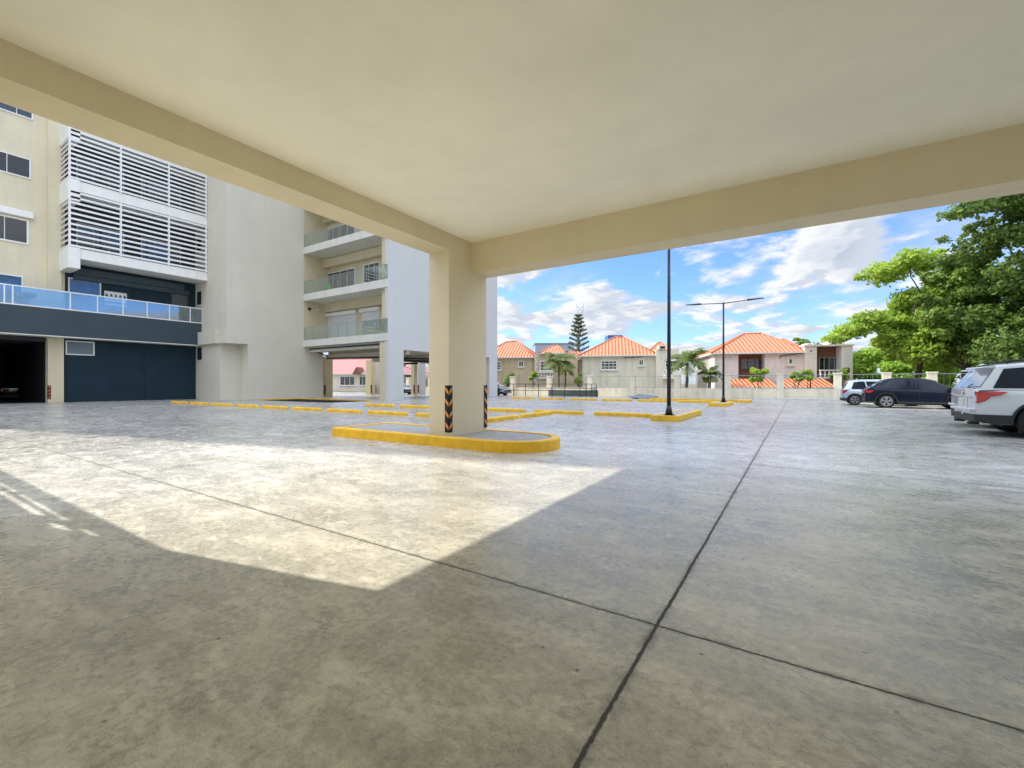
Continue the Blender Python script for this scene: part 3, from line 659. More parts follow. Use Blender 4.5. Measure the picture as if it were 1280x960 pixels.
# ------------------------------------------------------------------ houses
AN = R(20.2); t_ = (math.cos(AN), math.sin(AN)); n_ = (-math.sin(AN), math.cos(AN))
def hb(px, b):   # a (along the front) and depth for sight line px on the front plane b
    r = ray(px); s = b/(r[0]*n_[0]+r[1]*n_[1]); return s*(r[0]*t_[0]+r[1]*t_[1]), s
class House:
    def __init__(s, label, b, pxc, cat='house'):
        s.b = b; s.ac = hb(pxc, b)[0]
        s.root = thing('house', label, cat, (t_[0]*s.ac+n_[0]*b, t_[1]*s.ac+n_[1]*b, 0), AN)
    def x(s, px, back=0): return hb(px, s.b+back)[0]-s.ac
    def z(s, py, px, back=0): return zz(py, hb(px, s.b+back)[1])
    def wall(s, px0, px1, ytop, depth, m_, back=0, name='wall', z0=0):
        z1 = s.z(ytop, (px0+px1)/2, back); e = MB(); e.box(s.x(px0, back), s.x(px1, back), back, back+depth, z0, z1); return e.build(name, M[m_], s.root)
    def roof(s, px0, px1, depth, ye, yp, r0, r1, back=0, ov=.45, m_='tile', parent=None):
        """hip roof: eaves between px0, px1 at image height ye; ridge from r0 to r1 at height yp"""
        xm = (px0+px1)/2
        x0, x1 = s.x(px0, back), s.x(px1, back); ze = s.z(ye, xm, back); yb_ = back-ov; yt = back+depth+ov; ym = (yb_+yt)/2
        zr = zz(yp, hb((r0+r1)/2, s.b+ym)[1]); q0 = hb(r0, s.b+ym)[0]-s.ac; q1 = hb(r1, s.b+ym)[0]-s.ac
        e = MB(); e.uv = []
        def f(p, ua, fn):
            e.face(p); e.uv.append([fn(v) for v in p])
        A, B, C, D = (x0, yb_, ze), (x1, yb_, ze), (x1, yt, ze), (x0, yt, ze); P, Q = (q0, ym, zr), (q1, ym, zr)
        sl_ = math.hypot(ym-yb_, zr-ze)/(ym-yb_)
        front = lambda v: (v[0], abs(v[1]-yb_)*sl_); side = lambda v: (v[1], abs(v[0])*1.15)
        f([A, B, Q, P], 0, front); f([C, D, P, Q], 0, lambda v: (v[0], abs(yt-v[1])*sl_)); f([B, C, Q], 0, side); f([D, A, P], 0, side)
        i = len(e.v)
        e.face([(x0, yb_, ze-.14), (x1, yb_, ze-.14), (x1, yt, ze-.14), (x0, yt, ze-.14)], 1); e.uv.append([(0, 0)]*4)
        for p, q in ((A, B), (B, C), (C, D), (D, A)):
            e.face([(p[0], p[1], p[2]-.14), (q[0], q[1], q[2]-.14), q, p], 1); e.uv.append([(0, 0)]*4)
        # ridge and hip caps
        o = e.build('roof', [M[m_], M['white']], s.root, fix=False)
        c = MB()
        for p, q in ((A, P), (B, Q), (P, Q), (C, Q), (D, P)): c.cyl(p, q, .11, .11, 6)
        cap = c
        cap.uv = [[(0, 0)]*len(ff) for ff in cap.f]
        cap.build('ridge_tiles', M[m_], o, fix=False)
        return o
    def win(s, px0, y0, px1, y1, cols, rows, fm='white', gm='glass_dark', fw=.12, back=0, sill=True):
        xm = (px0+px1)/2
        return window(s.root, (0,0,0), (0, back), (1, 0), (0, -1), s.x(px0, back), s.x(px1, back), s.z(y1, xm, back), s.z(y0, xm, back), M[fm], M[gm], cols, rows, fw=fw, proud=.09, bar=.06, sill=sill)
    def balus(s, px0, px1, y0, y1, front=-.7):
        X0, X1 = s.x(px0), s.x(px1); z1 = s.z(y0, px0); z0 = s.z(y1, px0)
        e = MB(); e.box(X0-.1, X1+.1, front-.1, front+.1, z1-.12, z1); e.box(X0-.1, X1+.1, front-.12, -.005, z0-.15, z0)
        n = max(3, int((X1-X0)/.32))
        for k in range(n+1):
            x = X0+(X1-X0)*k/n; m1 = (z0+z1)/2
            e.cyl((x, front, z0), (x, front, m1), .05, .085, 6); e.cyl((x, front, m1), (x, front, z1-.12), .085, .05, 6)
        e.build('balustrade', M['white'], s.root)
    def quoins(s, px, ytop, back=0, w=.35, side=1):
        x = s.x(px, back); z1 = s.z(ytop, px, back); e = MB(); z = 0; k = 0
        while z < z1-.35:
            ww = w if k % 2 else w*.65; e.box(x, x+side*ww, back-.03, back+.005, z+.02, z+.33); z += .36; k += 1
        e.build('quoin', M['quoin'], s.root)

h1 = House('tan house with small orange hip roof, just right of the white apartment block', 57, 650)
h1.wall(600, 668, 446.5, 9, 'h_tan'); h1.wall(668, 722, 441.5, 8, 'h_tan', back=-.5)
h1.roof(596, 670, 9, 446.5, 427, 634, 646); h1.roof(675, 708, 7, 441, 432, 691, 696, back=-.5); h1.wall(722, 733, 449, 6, 'h_grey', back=1); h1.roof(704, 734, 6, 448.5, 440, 712, 722, back=1)
h1.win(618, 452, 627, 463, 3, 3); h1.win(648, 451, 655, 459, 2, 1); h1.win(675, 451, 691, 464, 3, 3, back=-.5); h1.balus(674, 692, 465.5, 472)
h1.quoins(668.3, 442, back=-.5)
h2 = House('beige house with wide orange hip roof, directly left of the tall near lamp pole', 54.5, 780)
h2.wall(728, 822, 444, 10, 'h_grey'); h2.wall(820, 849, 436.5, 8, 'h_grey', back=-.6)
h2.roof(723.5, 823, 10, 444, 421.5, 768, 780); h2.roof(808, 842, 8, 441, 428, 823, 827, back=2.2)
h2.win(751, 450.5, 771.5, 462.5, 4, 3); h2.win(798, 449, 805, 457.5, 2, 1); h2.win(831, 450, 846, 463, 3, 3, back=-.6); h2.balus(829, 848, 465, 472, front=-1.2)
h2.quoins(728.2, 444.5)
e = MB(); e.box(h2.x(822), h2.x(832), -.9, 0, h2.z(437, 826)+.02, h2.z(432.5, 826)); e.box(h2.x(824), h2.x(830), -.93, -.9, h2.z(436.2, 826), h2.z(433.7, 826), 1); e.build('roof_vent', [M['white'], M['dark']], h2.root)
e = MB(); e.cyl((h2.x(780), -.08, h2.z(447.5, 780)), (h2.x(803), -.08, h2.z(446, 803)), .03, n=6); e.build('cable', M['pipe'], h2.root)
h3 = House('pale pinkish house with orange hip roof and two brown porches, right of the far lamp', 49.4, 960)
h3.wall(893, 923, 441, 10, 'h_pink'); h3.wall(956, 1010, 441, 10, 'h_pink'); h3.wall(923, 956, 441, 8, 'h_brown', back=1.0)
h3.wall(1006, 1021, 432.5, 9, 'h_pink', back=-.4); h3.wall(1052, 1066, 432.5, 9, 'h_pink', back=-.4); h3.wall(1021, 1052, 433.5, 8, 'h_brown', back=.7)
e = MB(); zt = h3.z(432.5, 1036, -.4); e.box(h3.x(1006, -.4)-.1, h3.x(1066, -.4)+.1, -.5, 8.5, zt, zt+.16); e.build('roof_slab', M['h_pink'], h3.root)
h3.roof(888, 1012, 10, 440.5, 417, 930, 952); h3.roof(958, 1008, 8, 439, 424.5, 977, 981, back=1.5)
e = MB(); e.box(h3.x(886.5, 3), h3.x(893), 2.2, 9, 0, h3.z(442.5, 890)); e.build('wing_wall', M['h_cream'], h3.root)
h3.win(925.5, 448, 953, 461.5, 3, 3, 'h_brown', back=1.0, fw=.08); h3.win(983, 446, 993, 457, 1, 1, 'quoin', fw=.25); h3.win(1023.5, 446.5, 1049, 463, 4, 1, 'steel', back=.7, fw=.06)
h3.balus(1021, 1053, 462.5, 471.5, front=-.8); h3.quoins(1062, 433, back=-.4, side=-1); h3.quoins(893.3, 441)
e = MB(); z0_ = h3.z(432.5, 1014, -.4)+.16
for (a, c, top) in ((1009, 1019, 429), (1022, 1032, 430.5), (1036, 1050, 426.3)):
    e.box(h3.x(a), h3.x(c), .2, 1.4, z0_, h3.z(top, a), 0); e.prism([(h3.x(a)+.2, z0_+.05), (h3.x(c)-.2, z0_+.05), (h3.x(c)-.2, h3.z(top, a)-.3), ((h3.x(a)+h3.x(c))/2, h3.z(top, a)-.12), (h3.x(a)+.2, h3.z(top, a)-.3)], .17, .199, 1, 'y')
e.build('roof_vent', [M['white'], M['dark']], h3.root)
e = MB(); e.cyl((h3.x(975), -.07, h3.z(445, 975)), (h3.x(1004), -.07, h3.z(441.5, 1004)), .035, n=6); e.cyl((h3.x(975), -.07, h3.z(448, 975)), (h3.x(975), -.07, h3.z(445, 975)), .035, n=6); e.build('cable', M['pipe'], h3.root)
# lower tiled lean-to roofs
for (a, c) in ((911, 971), (979, 1044)):
    X0, X1 = h3.x(a, -3), h3.x(c, -3); zb = h3.z(484, (a+c)/2, -3.4); zt = h3.z(473.5, (a+c)/2, -1)
    e = MB(); e.uv = []
    p = [(X0, -3.6, zb), (X1, -3.6, zb), (X1, -.9, zt), (X0, -.9, zt)]; e.face(p); e.uv.append([(v[0], v[1]*1.2) for v in p])
    p = [(X0, -3.6, zb-.14), (X1, -3.6, zb-.14), (X1, -3.6, zb), (X0, -3.6, zb)]; e.face(p, 1); e.uv.append([(0, 0)]*4)
    p = [(X0, -3.55, 0), (X1, -3.55, 0), (X1, -3.55, zb-.1), (X0, -3.55, zb-.1)]; e.face(p, 1); e.uv.append([(0, 0)]*4)
    e.build('lean_to_roof', [M['tile'], M['h_pink']], h3.root, fix=False)
# house seen through the open ground storey
h4 = House('white house with faded red roof, seen through the open ground storey', 67, 435)
h4.wall(395, 480, 466, 8, 'h_cream'); h4.roof(380, 500, 14, 467, 449, 410, 470, m_='tile_red'); h4.win(425, 470, 444, 482, 3, 1, 'white'); h4.win(449, 470, 458, 482, 2, 1, 'white')
e = MB(); e.prism([(h4.x(444), h4.z(468, 444)), (h4.x(454), h4.z(468, 454)), (h4.x(449), h4.z(459, 449))], -.9, 1, axis='y'); e.build('dormer', M['h_brown'], h4.root)
h5 = House('pale multistorey house seen through the side opening of the white block', 80, 505)
h5.wall(484, 512, 452, 8, 'h_cream'); h5.win(503, 454, 508, 459, 1, 1); h5.win(503, 461, 508, 466, 1, 1); h5.wall(520, 545, 458, 8, 'h_cream', back=2)
# far bluish building and blue tank
fb = thing('far_building', 'pale blue grey flat building beyond the tan house and palm', 'building', (*at_d(694, 95), 0), TH)
w_ = 95/F; e = MB(); e.box(-25*w_, 24*w_, 0, 8, 0, zz(429.5, 95)); e.build('wall', M['far_wall'], fb)
e = MB(); e.box(-26*w_, 25*w_, -.2, 8.2, zz(429.5, 95), zz(428.7, 95)); e.build('parapet', M['far_wall'], fb)
fb = thing('far_tower', 'bright blue flat topped tower block peeping above the wide orange roof', 'building', (*at_d(769, 120), 0), TH)
w_ = 120/F; e = MB(); e.box(-9*w_, 9*w_, 0, 4, 0, zz(419.5, 120)); e.build('wall', M['far_blue'], fb)
e = MB(); e.box(-9.4*w_, 9.4*w_, -.2, 4.2, zz(419.5, 120), zz(418.8, 120)); e.build('parapet', M['far_wall'], fb)
# lattice antenna tower
an = thing('antenna_mast', 'grey lattice antenna mast rising behind the tall conifer', 'antenna mast', (*at_d(724.5, 130), 0), TH)
zt = zz(381, 130); e = MB(); r0, r1 = 1.5, .75
for (a, c) in ((-1,-1),(1,-1),(1,1),(-1,1)): e.cyl((a*r0, c*r0, 0), (a*r1, c*r1, zt), .10, .08, 5)
z = 0; k = 0
while z < zt-1.5:
    ra = r0+(r1-r0)*z/zt; rb = r0+(r1-r0)*(z+1.6)/zt
    for s_ in (-1, 1):
        e.cyl((-ra, s_*ra, z), (rb, s_*rb, z+1.6), .05, n=4); e.cyl((ra, s_*ra, z), (-rb, s_*rb, z+1.6), .05, n=4)
    z += 1.6
e.build('lattice', M['steel'], an)
for s_ in (-1, 1):
    e = MB(); e.box(s_*1.0-.12, s_*1.0+.12, -.3, .0, zt-2.4, zt+.3); e.cyl((0, 0, zt-1), (s_*1.0, -.1, zt-1), .05, n=5); e.build('antenna_panel', M['white'], an)

# ------------------------------------------------------------------ vegetation
def leaf_mesh(name, centres, radii, n, size, material, parent, up=.35, shell=.45, stretch=1.6, jitter=1.0):
    """many small leaf quads spread through ellipsoid clumps"""
    C = np.array(centres, float); Rr = np.array(radii, float)
    vol = Rr.prod(axis=1)**.72; p = vol/vol.sum()
    idx = np.random.choice(len(C), n, p=p)
    d = np.random.normal(size=(n, 3)); d /= np.linalg.norm(d, axis=1)[:, None]
    rad = (shell+(1-shell)*np.random.rand(n))*(.75+.4*np.random.rand(n))
    pos = C[idx]+d*Rr[idx]*rad[:, None]
    nrm = d*.6+np.random.normal(size=(n, 3))*.7; nrm[:, 2] += up; nrm /= np.linalg.norm(nrm, axis=1)[:, None]
    a = np.random.normal(size=(n, 3)); u = np.cross(nrm, a); u /= np.linalg.norm(u, axis=1)[:, None]; w = np.cross(nrm, u)
    s = size*(.6+.8*np.random.rand(n))[:, None]
    V = np.empty((n, 4, 3)); V[:, 0] = pos-u*s*stretch*.5; V[:, 1] = pos+w*s*.5-u*s*.05; V[:, 2] = pos+u*s*stretch*.5; V[:, 3] = pos-w*s*.5-u*s*.05
    me = bpy.data.meshes.new(name)
    me.vertices.add(n*4); me.vertices.foreach_set('co', V.reshape(-1))
    me.loops.add(n*4); me.loops.foreach_set('vertex_index', np.arange(n*4, dtype=np.int32))
    me.polygons.add(n); me.polygons.foreach_set('loop_start', np.arange(0, n*4, 4, dtype=np.int32)); me.polygons.foreach_set('loop_total', np.full(n, 4, dtype=np.int32))
    me.materials.append(material); me.update(calc_edges=True); me.validate()
    o = bpy.data.objects.new(name, me); COL.objects.link(o); o.parent = parent; return o
def limb(mb, p0, p1, r0, r1, seg=4, wob=.12):
    p0 = Vector(p0); p1 = Vector(p1); L_ = (p1-p0).length; prev = p0; pr = r0
    for k in range(1, seg+1):
        t = k/seg; q = p0.lerp(p1, t)
        if k < seg: q += Vector((random.uniform(-1, 1), random.uniform(-1, 1), random.uniform(-.4, .4)))*wob*L_/seg
        r = r0+(r1-r0)*t; mb.cyl(prev, q, pr, r, 8, caps=False); prev = q; pr = r
def tree(name, label, x, y, height, crown_r, base_h, lean=(0, 0), n=14000, size=.22, m_='leaf_mid', trunk_r=.22, clumps=26, squash=.8, group=None, extra=None, crown_pow=1.0, seed=1, core=True):
    random.seed(seed); np.random.seed(seed)
    t = thing(name, label, 'tree', (x, y, 0), 0, group)
    mb = MB(); top = Vector((lean[0]*.6, lean[1]*.6, base_h+(height-base_h)*.45)); limb(mb, (0, 0, -.1), (lean[0]*.35, lean[1]*.35, base_h), trunk_r, trunk_r*.75, 5); limb(mb, (lean[0]*.35, lean[1]*.35, base_h), top, trunk_r*.75, trunk_r*.3, 4)
    cs = []; rs = []
    for k in range(clumps):
        th = random.uniform(0, 2*math.pi); f = random.random()**.6
        hz = random.uniform(0, 1); prof = math.sin(math.pi*(.12+.80*hz))**.7
        rr = crown_r*prof*f*.86; z = base_h+(height-base_h)*(.06+.86*hz)
        c = (lean[0]*hz+rr*math.cos(th), lean[1]*hz+rr*math.sin(th), z)
        q = crown_r*random.uniform(.22, .40); cs.append(c); rs.append((q, q*random.uniform(.8, 1.2), q*squash*random.uniform(.6, 1)))
        if k % 2 == 0: limb(mb, (lean[0]*.4, lean[1]*.4, base_h+(z-base_h)*.35), c, trunk_r*.32, .02, 4, .25)
        # small outlying sprays
        for _ in range(3):
            a2 = random.uniform(0, 2*math.pi); q2 = q*random.uniform(.25, .45)
            cs.append((c[0]+math.cos(a2)*q*1.1, c[1]+math.sin(a2)*q*1.1, c[2]+random.uniform(-.5, .9)*q*squash)); rs.append((q2*1.3, q2*1.3, q2*.7))
    for (c, r_) in (extra or []):
        cs.append(c); rs.append(r_)
    mb.build('trunk', M['bark'], t, fix=False)
    leaf_mesh('crown', cs, rs, n, size, M[m_], t)
    return t
tx, ty = at_d(1146, 35.5)
tree('broadleaf_tree', 'yellow green sunlit tree standing left of the big dark tree', tx, ty, 12.6, 4.2, 3.0, (.6, .4), 34000, .19, 'leaf_lime', .24, 26, seed=5,
     extra=[((-4.4, -2.2, 5.6), (1.5, 1.5, .7)), ((-3.2, -1.8, 6.4), (1.4, 1.4, .8)), ((-5.4, -2.8, 5.0), (1.1, 1.1, .4))])
tx, ty = at_d(1312, 28)
tree('broadleaf_tree', 'huge green tree, darkened as if shaded, rising behind the white cars at the right edge', tx, ty, 17.5, 4.0, 1.4, (0, 0), 52000, .17, 'leaf_shaded', .38, 58, seed=11,
     extra=[((-4.0, -2.4, 12.4), (1.5, 1.3, .6)), ((-5.0, -3.0, 12.0), (.9, .8, .35)), ((-3.0, -1.8, 13.2), (1.5, 1.5, .8)), ((-2.6, -1.8, 3.4), (1.5, 1.5, 1.4)), ((-1, -1, 3.0), (2.4, 2.4, 1.8)), ((2.5, 1, 3.0), (2.4, 2.4, 1.8))])
tx, ty = at_d(1205, 33)
tree('broadleaf_tree', 'mid green tree filling the gap between the sunlit tree and the dark tree', tx, ty, 11.0, 3.6, 1.6, (0, 0), 36000, .18, 'leaf_mid', .25, 30, seed=21)
for i, (px_, d_, hgt, rr, lab) in enumerate(((1083, 44, 5.2, 2.6, 'bright green bush beside the right end of the pinkish house'), (1118, 43, 5.0, 2.8, 'bright green bush behind the fence above the dark blue car roof'), (1148, 40.5, 5.0, 2.7, 'bright green bush behind the fence below the sunlit tree'), (1180, 36.5, 4.4, 2.4, 'bright green bush behind the fence pillar next to the white cars'))):
    tx, ty = at_d(px_, d_); random.seed(40+i); np.random.seed(40+i)
    t = thing('bush', lab, 'bush', (tx, ty, 0), 0, 'bright bushes beyond the fence')
    cs = [(random.uniform(-1, 1)*rr*.8, random.uniform(-.6, .6)*rr, random.uniform(.5, hgt-.8)) for _ in range(16)]
    mb = MB()
    for c in cs[::3]: limb(mb, (0, 0, 0), c, .06, .02, 3)
    mb.build('stem', M['bark'], t, fix=False)
    leaf_mesh('foliage', cs, [(random.uniform(.6, 1.0),)*2+(random.uniform(.45, .8),) for _ in cs], 9000, .17, M['leaf_hedge'], t)
for i, (px_, d_, hgt, rr, lab) in enumerate(((1022, 66, 8.6, 3.0, 'green tree top showing above the flat roof of the pinkish house'), (1043, 70, 8.8, 2.2, 'smaller green tree top right behind the arched roof vent'), (1075, 72, 6.6, 3.0, 'reddish green tree top beyond the bright bushes'))):
    tx, ty = at_d(px_, d_); tree('broadleaf_tree', lab, tx, ty, hgt, rr, 3, n=5000, size=.3, m_='leaf_mid', clumps=12, seed=60+i)
def bush_small(px, Y, z, r, lab, m_='leaf_lime', n=1500):
    x, d = onY(px, Y); np.random.seed(int(px)); random.seed(int(px))
    t = thing('shrub', lab, 'shrub', (x, Y, 0), 0, 'garden shrubs behind the fence')
    cs = [(random.uniform(-1, 1)*r*.7, random.uniform(-.5, .5)*r, z+random.uniform(-.6, .5)*r) for _ in range(7)]
    mb = MB()
    for c in cs[::2]: limb(mb, (0, 0, 0), c, .04, .015, 3)
    mb.build('stem', M['bark'], t, fix=False); leaf_mesh('foliage', cs, [(r*.4, r*.4, r*.32) for _ in cs], n, .13, M[m_], t)
bush_small(631, 45, 1.9, 1.1, 'leafy garden shrub at the right edge of the white block', 'leaf_mid')
bush_small(666, 46, 2.2, .7, 'yellow green shrub in front of the tan house wall')
bush_small(722, 46.5, 1.9, .8, 'pale shrub between the tan house and the beige house')
bush_small(948, 44.5, 2.1, .8, 'yellow green shrub under the left brown porch')
bush_small(994, 44.5, 2.0, .6, 'small shrub below the little square window')
bush_small(1012, 44.5, 2.0, .6, 'small shrub left of the white balustrade')
bush_small(1049, 45, 2.1, .7, 'shrub at the right end of the white balustrade', 'leaf_mid')

def palm(px, Y, py, rad, lab, trunk=True, n=22, seed=3):
    random.seed(seed); x, d = onY(px, Y); z = zz(py, d)
    t = thing('palm_tree', lab, 'palm tree', (x, Y, 0), 0, 'palm trees behind the fence')
    mb = MB(); limb(mb, (0, 0, 0), (0.1, 0, z-.15), .17, .12, 6, .05); mb.build('trunk', M['palm_bark'], t, fix=False)
    for k in range(n):
        a = 2*math.pi*k/n+random.uniform(-.15, .15); el = random.uniform(-.1, 1.25); L_ = rad*random.uniform(.85, 1.15)
        e = MB(); p = Vector((.1, 0, z)); dirn = Vector((math.cos(a)*math.cos(el), math.sin(a)*math.cos(el), math.sin(el)))
        seg = 12; side = Vector((-math.sin(a), math.cos(a), 0))
        for s_ in range(seg):
            q = p+dirn*L_/seg; e.cyl(p, q, .018, .015, 4, caps=False)
            if s_ > 0:
                ll = L_*.34*math.sin(math.pi*(s_+.8)/(seg+1.2))+.06
                for sg in (-1, 1):
                    for j in range(2):
                        b_ = p.lerp(q, j/2); tip = b_+side*sg*ll*random.uniform(.8, 1.1)+dirn*ll*.5+Vector((0, 0, -ll*random.uniform(.1, .5)))
                        e.face([b_, b_+dirn*.07, tip.lerp(b_, .35)+dirn*.07, tip, tip.lerp(b_, .35)-dirn*.03])
            p = q; dirn = (dirn+Vector((0, 0, -.085-.014*s_))).normalized()
        e.build('frond', M['leaf_palm'], t, fix=False)
palm(698, 46, 452, 2.25, 'green palm in front of the tan house balcony', seed=3)
palm(858, 45.5, 452, 2.2, 'larger palm just right of the tall near lamp pole', seed=4)
palm(886, 45, 468, 1.3, 'small low palm left of the far twin lamp', n=14, seed=6)
palm(706, 49, 462, 1.3, 'short palm tucked under the taller palm by the tan house', n=12, seed=8)

# Norfolk pine
def pine(px, d, py, rad, lab):
    random.seed(9); x, y = at_d(px, d); zt = zz(py, d)
    t = thing('conifer_tree', lab, 'tree', (x, y, 0)); mb = MB(); mb.cyl((0,0,0), (0,0,zt), .3, .05, 8, caps=False); 
    cs = []; rs = []; z = 4.0
    while z < zt-.3:
        f = 1-(z-4)/(zt-4); r_ = rad*(.16+.84*f**.8); n = 6; a0 = random.uniform(0, 6)
        for k in range(n):
            a = a0+2*math.pi*k/n; mb.cyl((0, 0, z), (math.cos(a)*r_, math.sin(a)*r_, z+r_*.42), .05, .02, 4, caps=False)
            for j in range(5):
                q = (j+1)/5; cs.append((math.cos(a)*r_*q, math.sin(a)*r_*q, z+r_*.42*q)); rs.append((.24, .24, .16))
        z += .62+.4*f
    mb.build('trunk', M['bark'], t, fix=False); leaf_mesh('foliage', cs, rs, 9000, .16, M['leaf_pine'], t, shell=.2)
pine(723, 78, 393, 2.5, 'tall narrow conifer with upswept tiers between the two orange roofs')

# potted plants on the blue terrace
for i, (px_, sz_, lab) in enumerate(((8, .5, 'leafy potted plant at the far left end of the blue terrace'), (30, .5, 'leafy potted plant below the terrace window'), (224, .6, 'potted plant beside the dark terrace door'))):
    yy = onX(px_, -41.6)[0]; np.random.seed(80+i)
    t = thing('potted_plant', lab, 'plant', (-41.6, yy, 6.2), 0, 'pots on the blue terrace')
    e = MB(); e.cyl((0,0,0), (0,0,.35), .16, .22, 12); e.build('pot', M['h_brown'], t)
    leaf_mesh('foliage', [(0, 0, .6), (.15, .2, .75), (-.1, -.25, .7)], [(.3, .35, .25)]*3, 350, .12, M['leaf_mid'], t)

# ------------------------------------------------------------------ cars
M['p_white'] = mat('white_car_paint', (.60, .63, .66), .25, var=.02, coat=.8)
M['p_silver'] = mat('silver_blue_car_paint', (.42, .50, .58), .3, metal=.4, var=.02, coat=.8)
M['p_navy'] = mat('dark_blue_car_paint', (.003, .005, .018), .22, var=.05, spec=.3)
M['p_black'] = mat('black_car_paint', (.008, .008, .010), .25, var=.05, coat=1)
M['p_grey'] = mat('grey_car_paint', (.07, .09, .12), .3, metal=.4, var=.05, coat=1)
M['car_glass'] = mat('tinted_car_glass', (.005, .009, .020), .07, var=.1, spec=.28)
M['car_glass_pale'] = mat('rear_car_glass', (.20, .24, .27), .05, var=.1, spec=.9, coat=.5)
M['trim'] = mat('black_car_trim', (.02, .022, .022), .6)
M['tyre'] = mat('tyre_rubber', (.012, .012, .012), .85)
M['rim'] = mat('alloy_rim', (.55, .56, .58), .3, metal=.9)
M['tail'] = mat('red_tail_light', (.45, .008, .015), .15, var=.1, coat=1)
M['lamp_clear'] = mat('clear_lamp', (.6, .62, .62), .15, coat=1)
M['chrome'] = mat('chrome_trim', (.75, .76, .78), .12, metal=1)
M['plate'] = mat('licence_plate', (.62, .60, .52), .5, var=.1, scale=30)

def lerp_tab(tab, x):
    for (a, c) in zip(tab[:-1], tab[1:]):
        if x <= c[0]:
            t = 0 if c[0] == a[0] else max(0, (x-a[0])/(c[0]-a[0])); return a[1]+(c[1]-a[1])*t
    return tab[-1][1]
def make_car(name, label, loc, rz, spec_, group=None):
    """local x runs from the rear bumper (0) to the front; y is across"""
    S = spec_; L_ = S['L']; W = S['W']/2; t = thing(name, label, 'car', loc, rz, group); P = M[S['paint']]
    rwx, fwx, wr = S['rear'], S['front'], S['wr']
    # lower body loft
    sec_x = [0, .05, .18, .45, .9, 1.5, 2.2, 2.9, 3.4, L_-.9, L_-.45, L_-.15, L_-.03, L_]
    sec_x = sorted(set(round(v, 3) for v in sec_x if v <= L_))
    rings = []
    for x in sec_x:
        u = min(x, L_-x); inset = .16*max(0, 1-u/.5)**2.2+ (.03 if u < .02 else 0)
        w = W-inset-.02*abs(x/L_-.5)*2
        zb = S['zb']+.10*max(0, 1-u/.45)**2; zt = lerp_tab(S['deck'], x); zt2 = zt-.04
        zm = zb+(zt-zb)*.52
        rings.append([(0, zb), (w*.88, zb), (w*.975, zb+.07), (w*.992, zb+.22), (w, zm), (w*.985, zt-.16), (w*.955, zt-.06), (w*.90, zt2+.03), (w*.5, zt+.012), (0, zt+.018)])
    b = MB(); nr = len(rings[0])
    for x, rg in zip(sec_x, rings):
        for (y, z) in rg: b.v.append((x, y, z))
        for (y, z) in reversed(rg[1:-1]): b.v.append((x, -y, z))
    m_ = 2*nr-2
    for i in range(len(sec_x)-1):
        for j in range(m_):
            b.f.append((i*m_+j, i*m_+(j+1) % m_, (i+1)*m_+(j+1) % m_, (i+1)*m_+j)); b.m.append(0); b.sm.append(True)
    b.f.append(tuple(range(m_))); b.f.append(tuple((len(sec_x)-1)*m_+j for j in range(m_))); b.m += [0, 0]; b.sm += [True, True]
    body = b.build('body', P, t)
    # wheel housings cut with booleans, one at a time, checked after each cut
    body.parent = None
    for wx in (rwx, fwx):
        for s_ in (-1, 1):
            for tr in range(8):
                eps = .0037*tr; cut = MB(); ys = sorted((s_*(W-.34), s_*(W+.2)))
                cut.cyl((wx+eps, ys[0], wr), (wx+eps, ys[1], wr), wr*1.17, wr*1.17, 30, smooth=False)
                co = cut.build('cutter', P)
                md = body.modifiers.new('b', 'BOOLEAN'); md.object = co; md.operation = 'DIFFERENCE'; md.solver = 'EXACT' if tr < 4 else 'FAST'
                dg = bpy.context.evaluated_depsgraph_get(); dg.update(); me = bpy.data.meshes.new_from_object(body.evaluated_get(dg)); body.modifiers.clear()
                bpy.data.objects.remove(co)
                n0 = len(body.data.vertices)
                if min(v.co.z for v in me.vertices) > S['zb']-.02 and max(abs(v.co.y) for v in me.vertices) < W+.02 and len(me.vertices) > n0+8:
                    body.data = me; break
    body.parent = t
    wn = body.modifiers.new('wn', 'EDGE_SPLIT'); wn.split_angle = R(42)
    # cladding along sills and lower bumpers
    if S.get('clad'):
        c = MB(); zc0, zc1 = S['zb']-.015, S['clad']
        for s_ in (-1, 1):
            c.box(rwx+wr*1.2, fwx-wr*1.2, s_*(W-.02), s_*(W+.012), zc0+.02, min(zc1, .42))
            for (a_, e_) in ((0.10, rwx-wr*1.17), (fwx+wr*1.17, L_-.12)):
                c.prism([(a_, s_*(W-.10)), (a_+.12, s_*(W-.045)), (e_, s_*(W+.012)), (e_, s_*(W-.12)), (a_+.1, s_*(W-.16))], zc0+.03, zc1)
        c.prism([(-.015, -W+.24), (.02, -W+.15), (.12, -W+.085), (.3, -W+.2), (.3, W-.2), (.12, W-.085), (.02, W-.15), (-.015, W-.24)], zc0+.05, zc1)
        c.build('lower_cladding', M['trim'], t, bevel=.015)
        for wx in (rwx, fwx):
            for s_ in (-1, 1):
                c = MB(); n = 16
                for k in range(n):
                    a0 = math.pi*k/n-.12; a1 = math.pi*(k+1)/n-.12+.0
                    ro, ri = wr*1.27, wr*1.16
                    q = [(wx+math.cos(a)*r_, s_*(W+.01), wr+math.sin(a)*r_) for (a, r_) in ((a0, ro), (a1, ro), (a1, ri), (a0, ri))]
                    q2 = [(x, s_*(W-.06), z) for (x, _, z) in q]
                    c.face(q); c.face([q[3], q[2], q2[2], q2[3]]); c.face([q[0], q[1], q2[1], q2[0]])
                c.build('arch_trim', M['trim'], t, fix=False)
    # greenhouse
    roof = S['roof']       # list of (x, z, half width)
    belt = lambda x: lerp_tab(S['deck'], x)-.035
    gx0, gx1 = S['gh']     # belt extents rear, front
    g_ = MB(); bw = W*.93
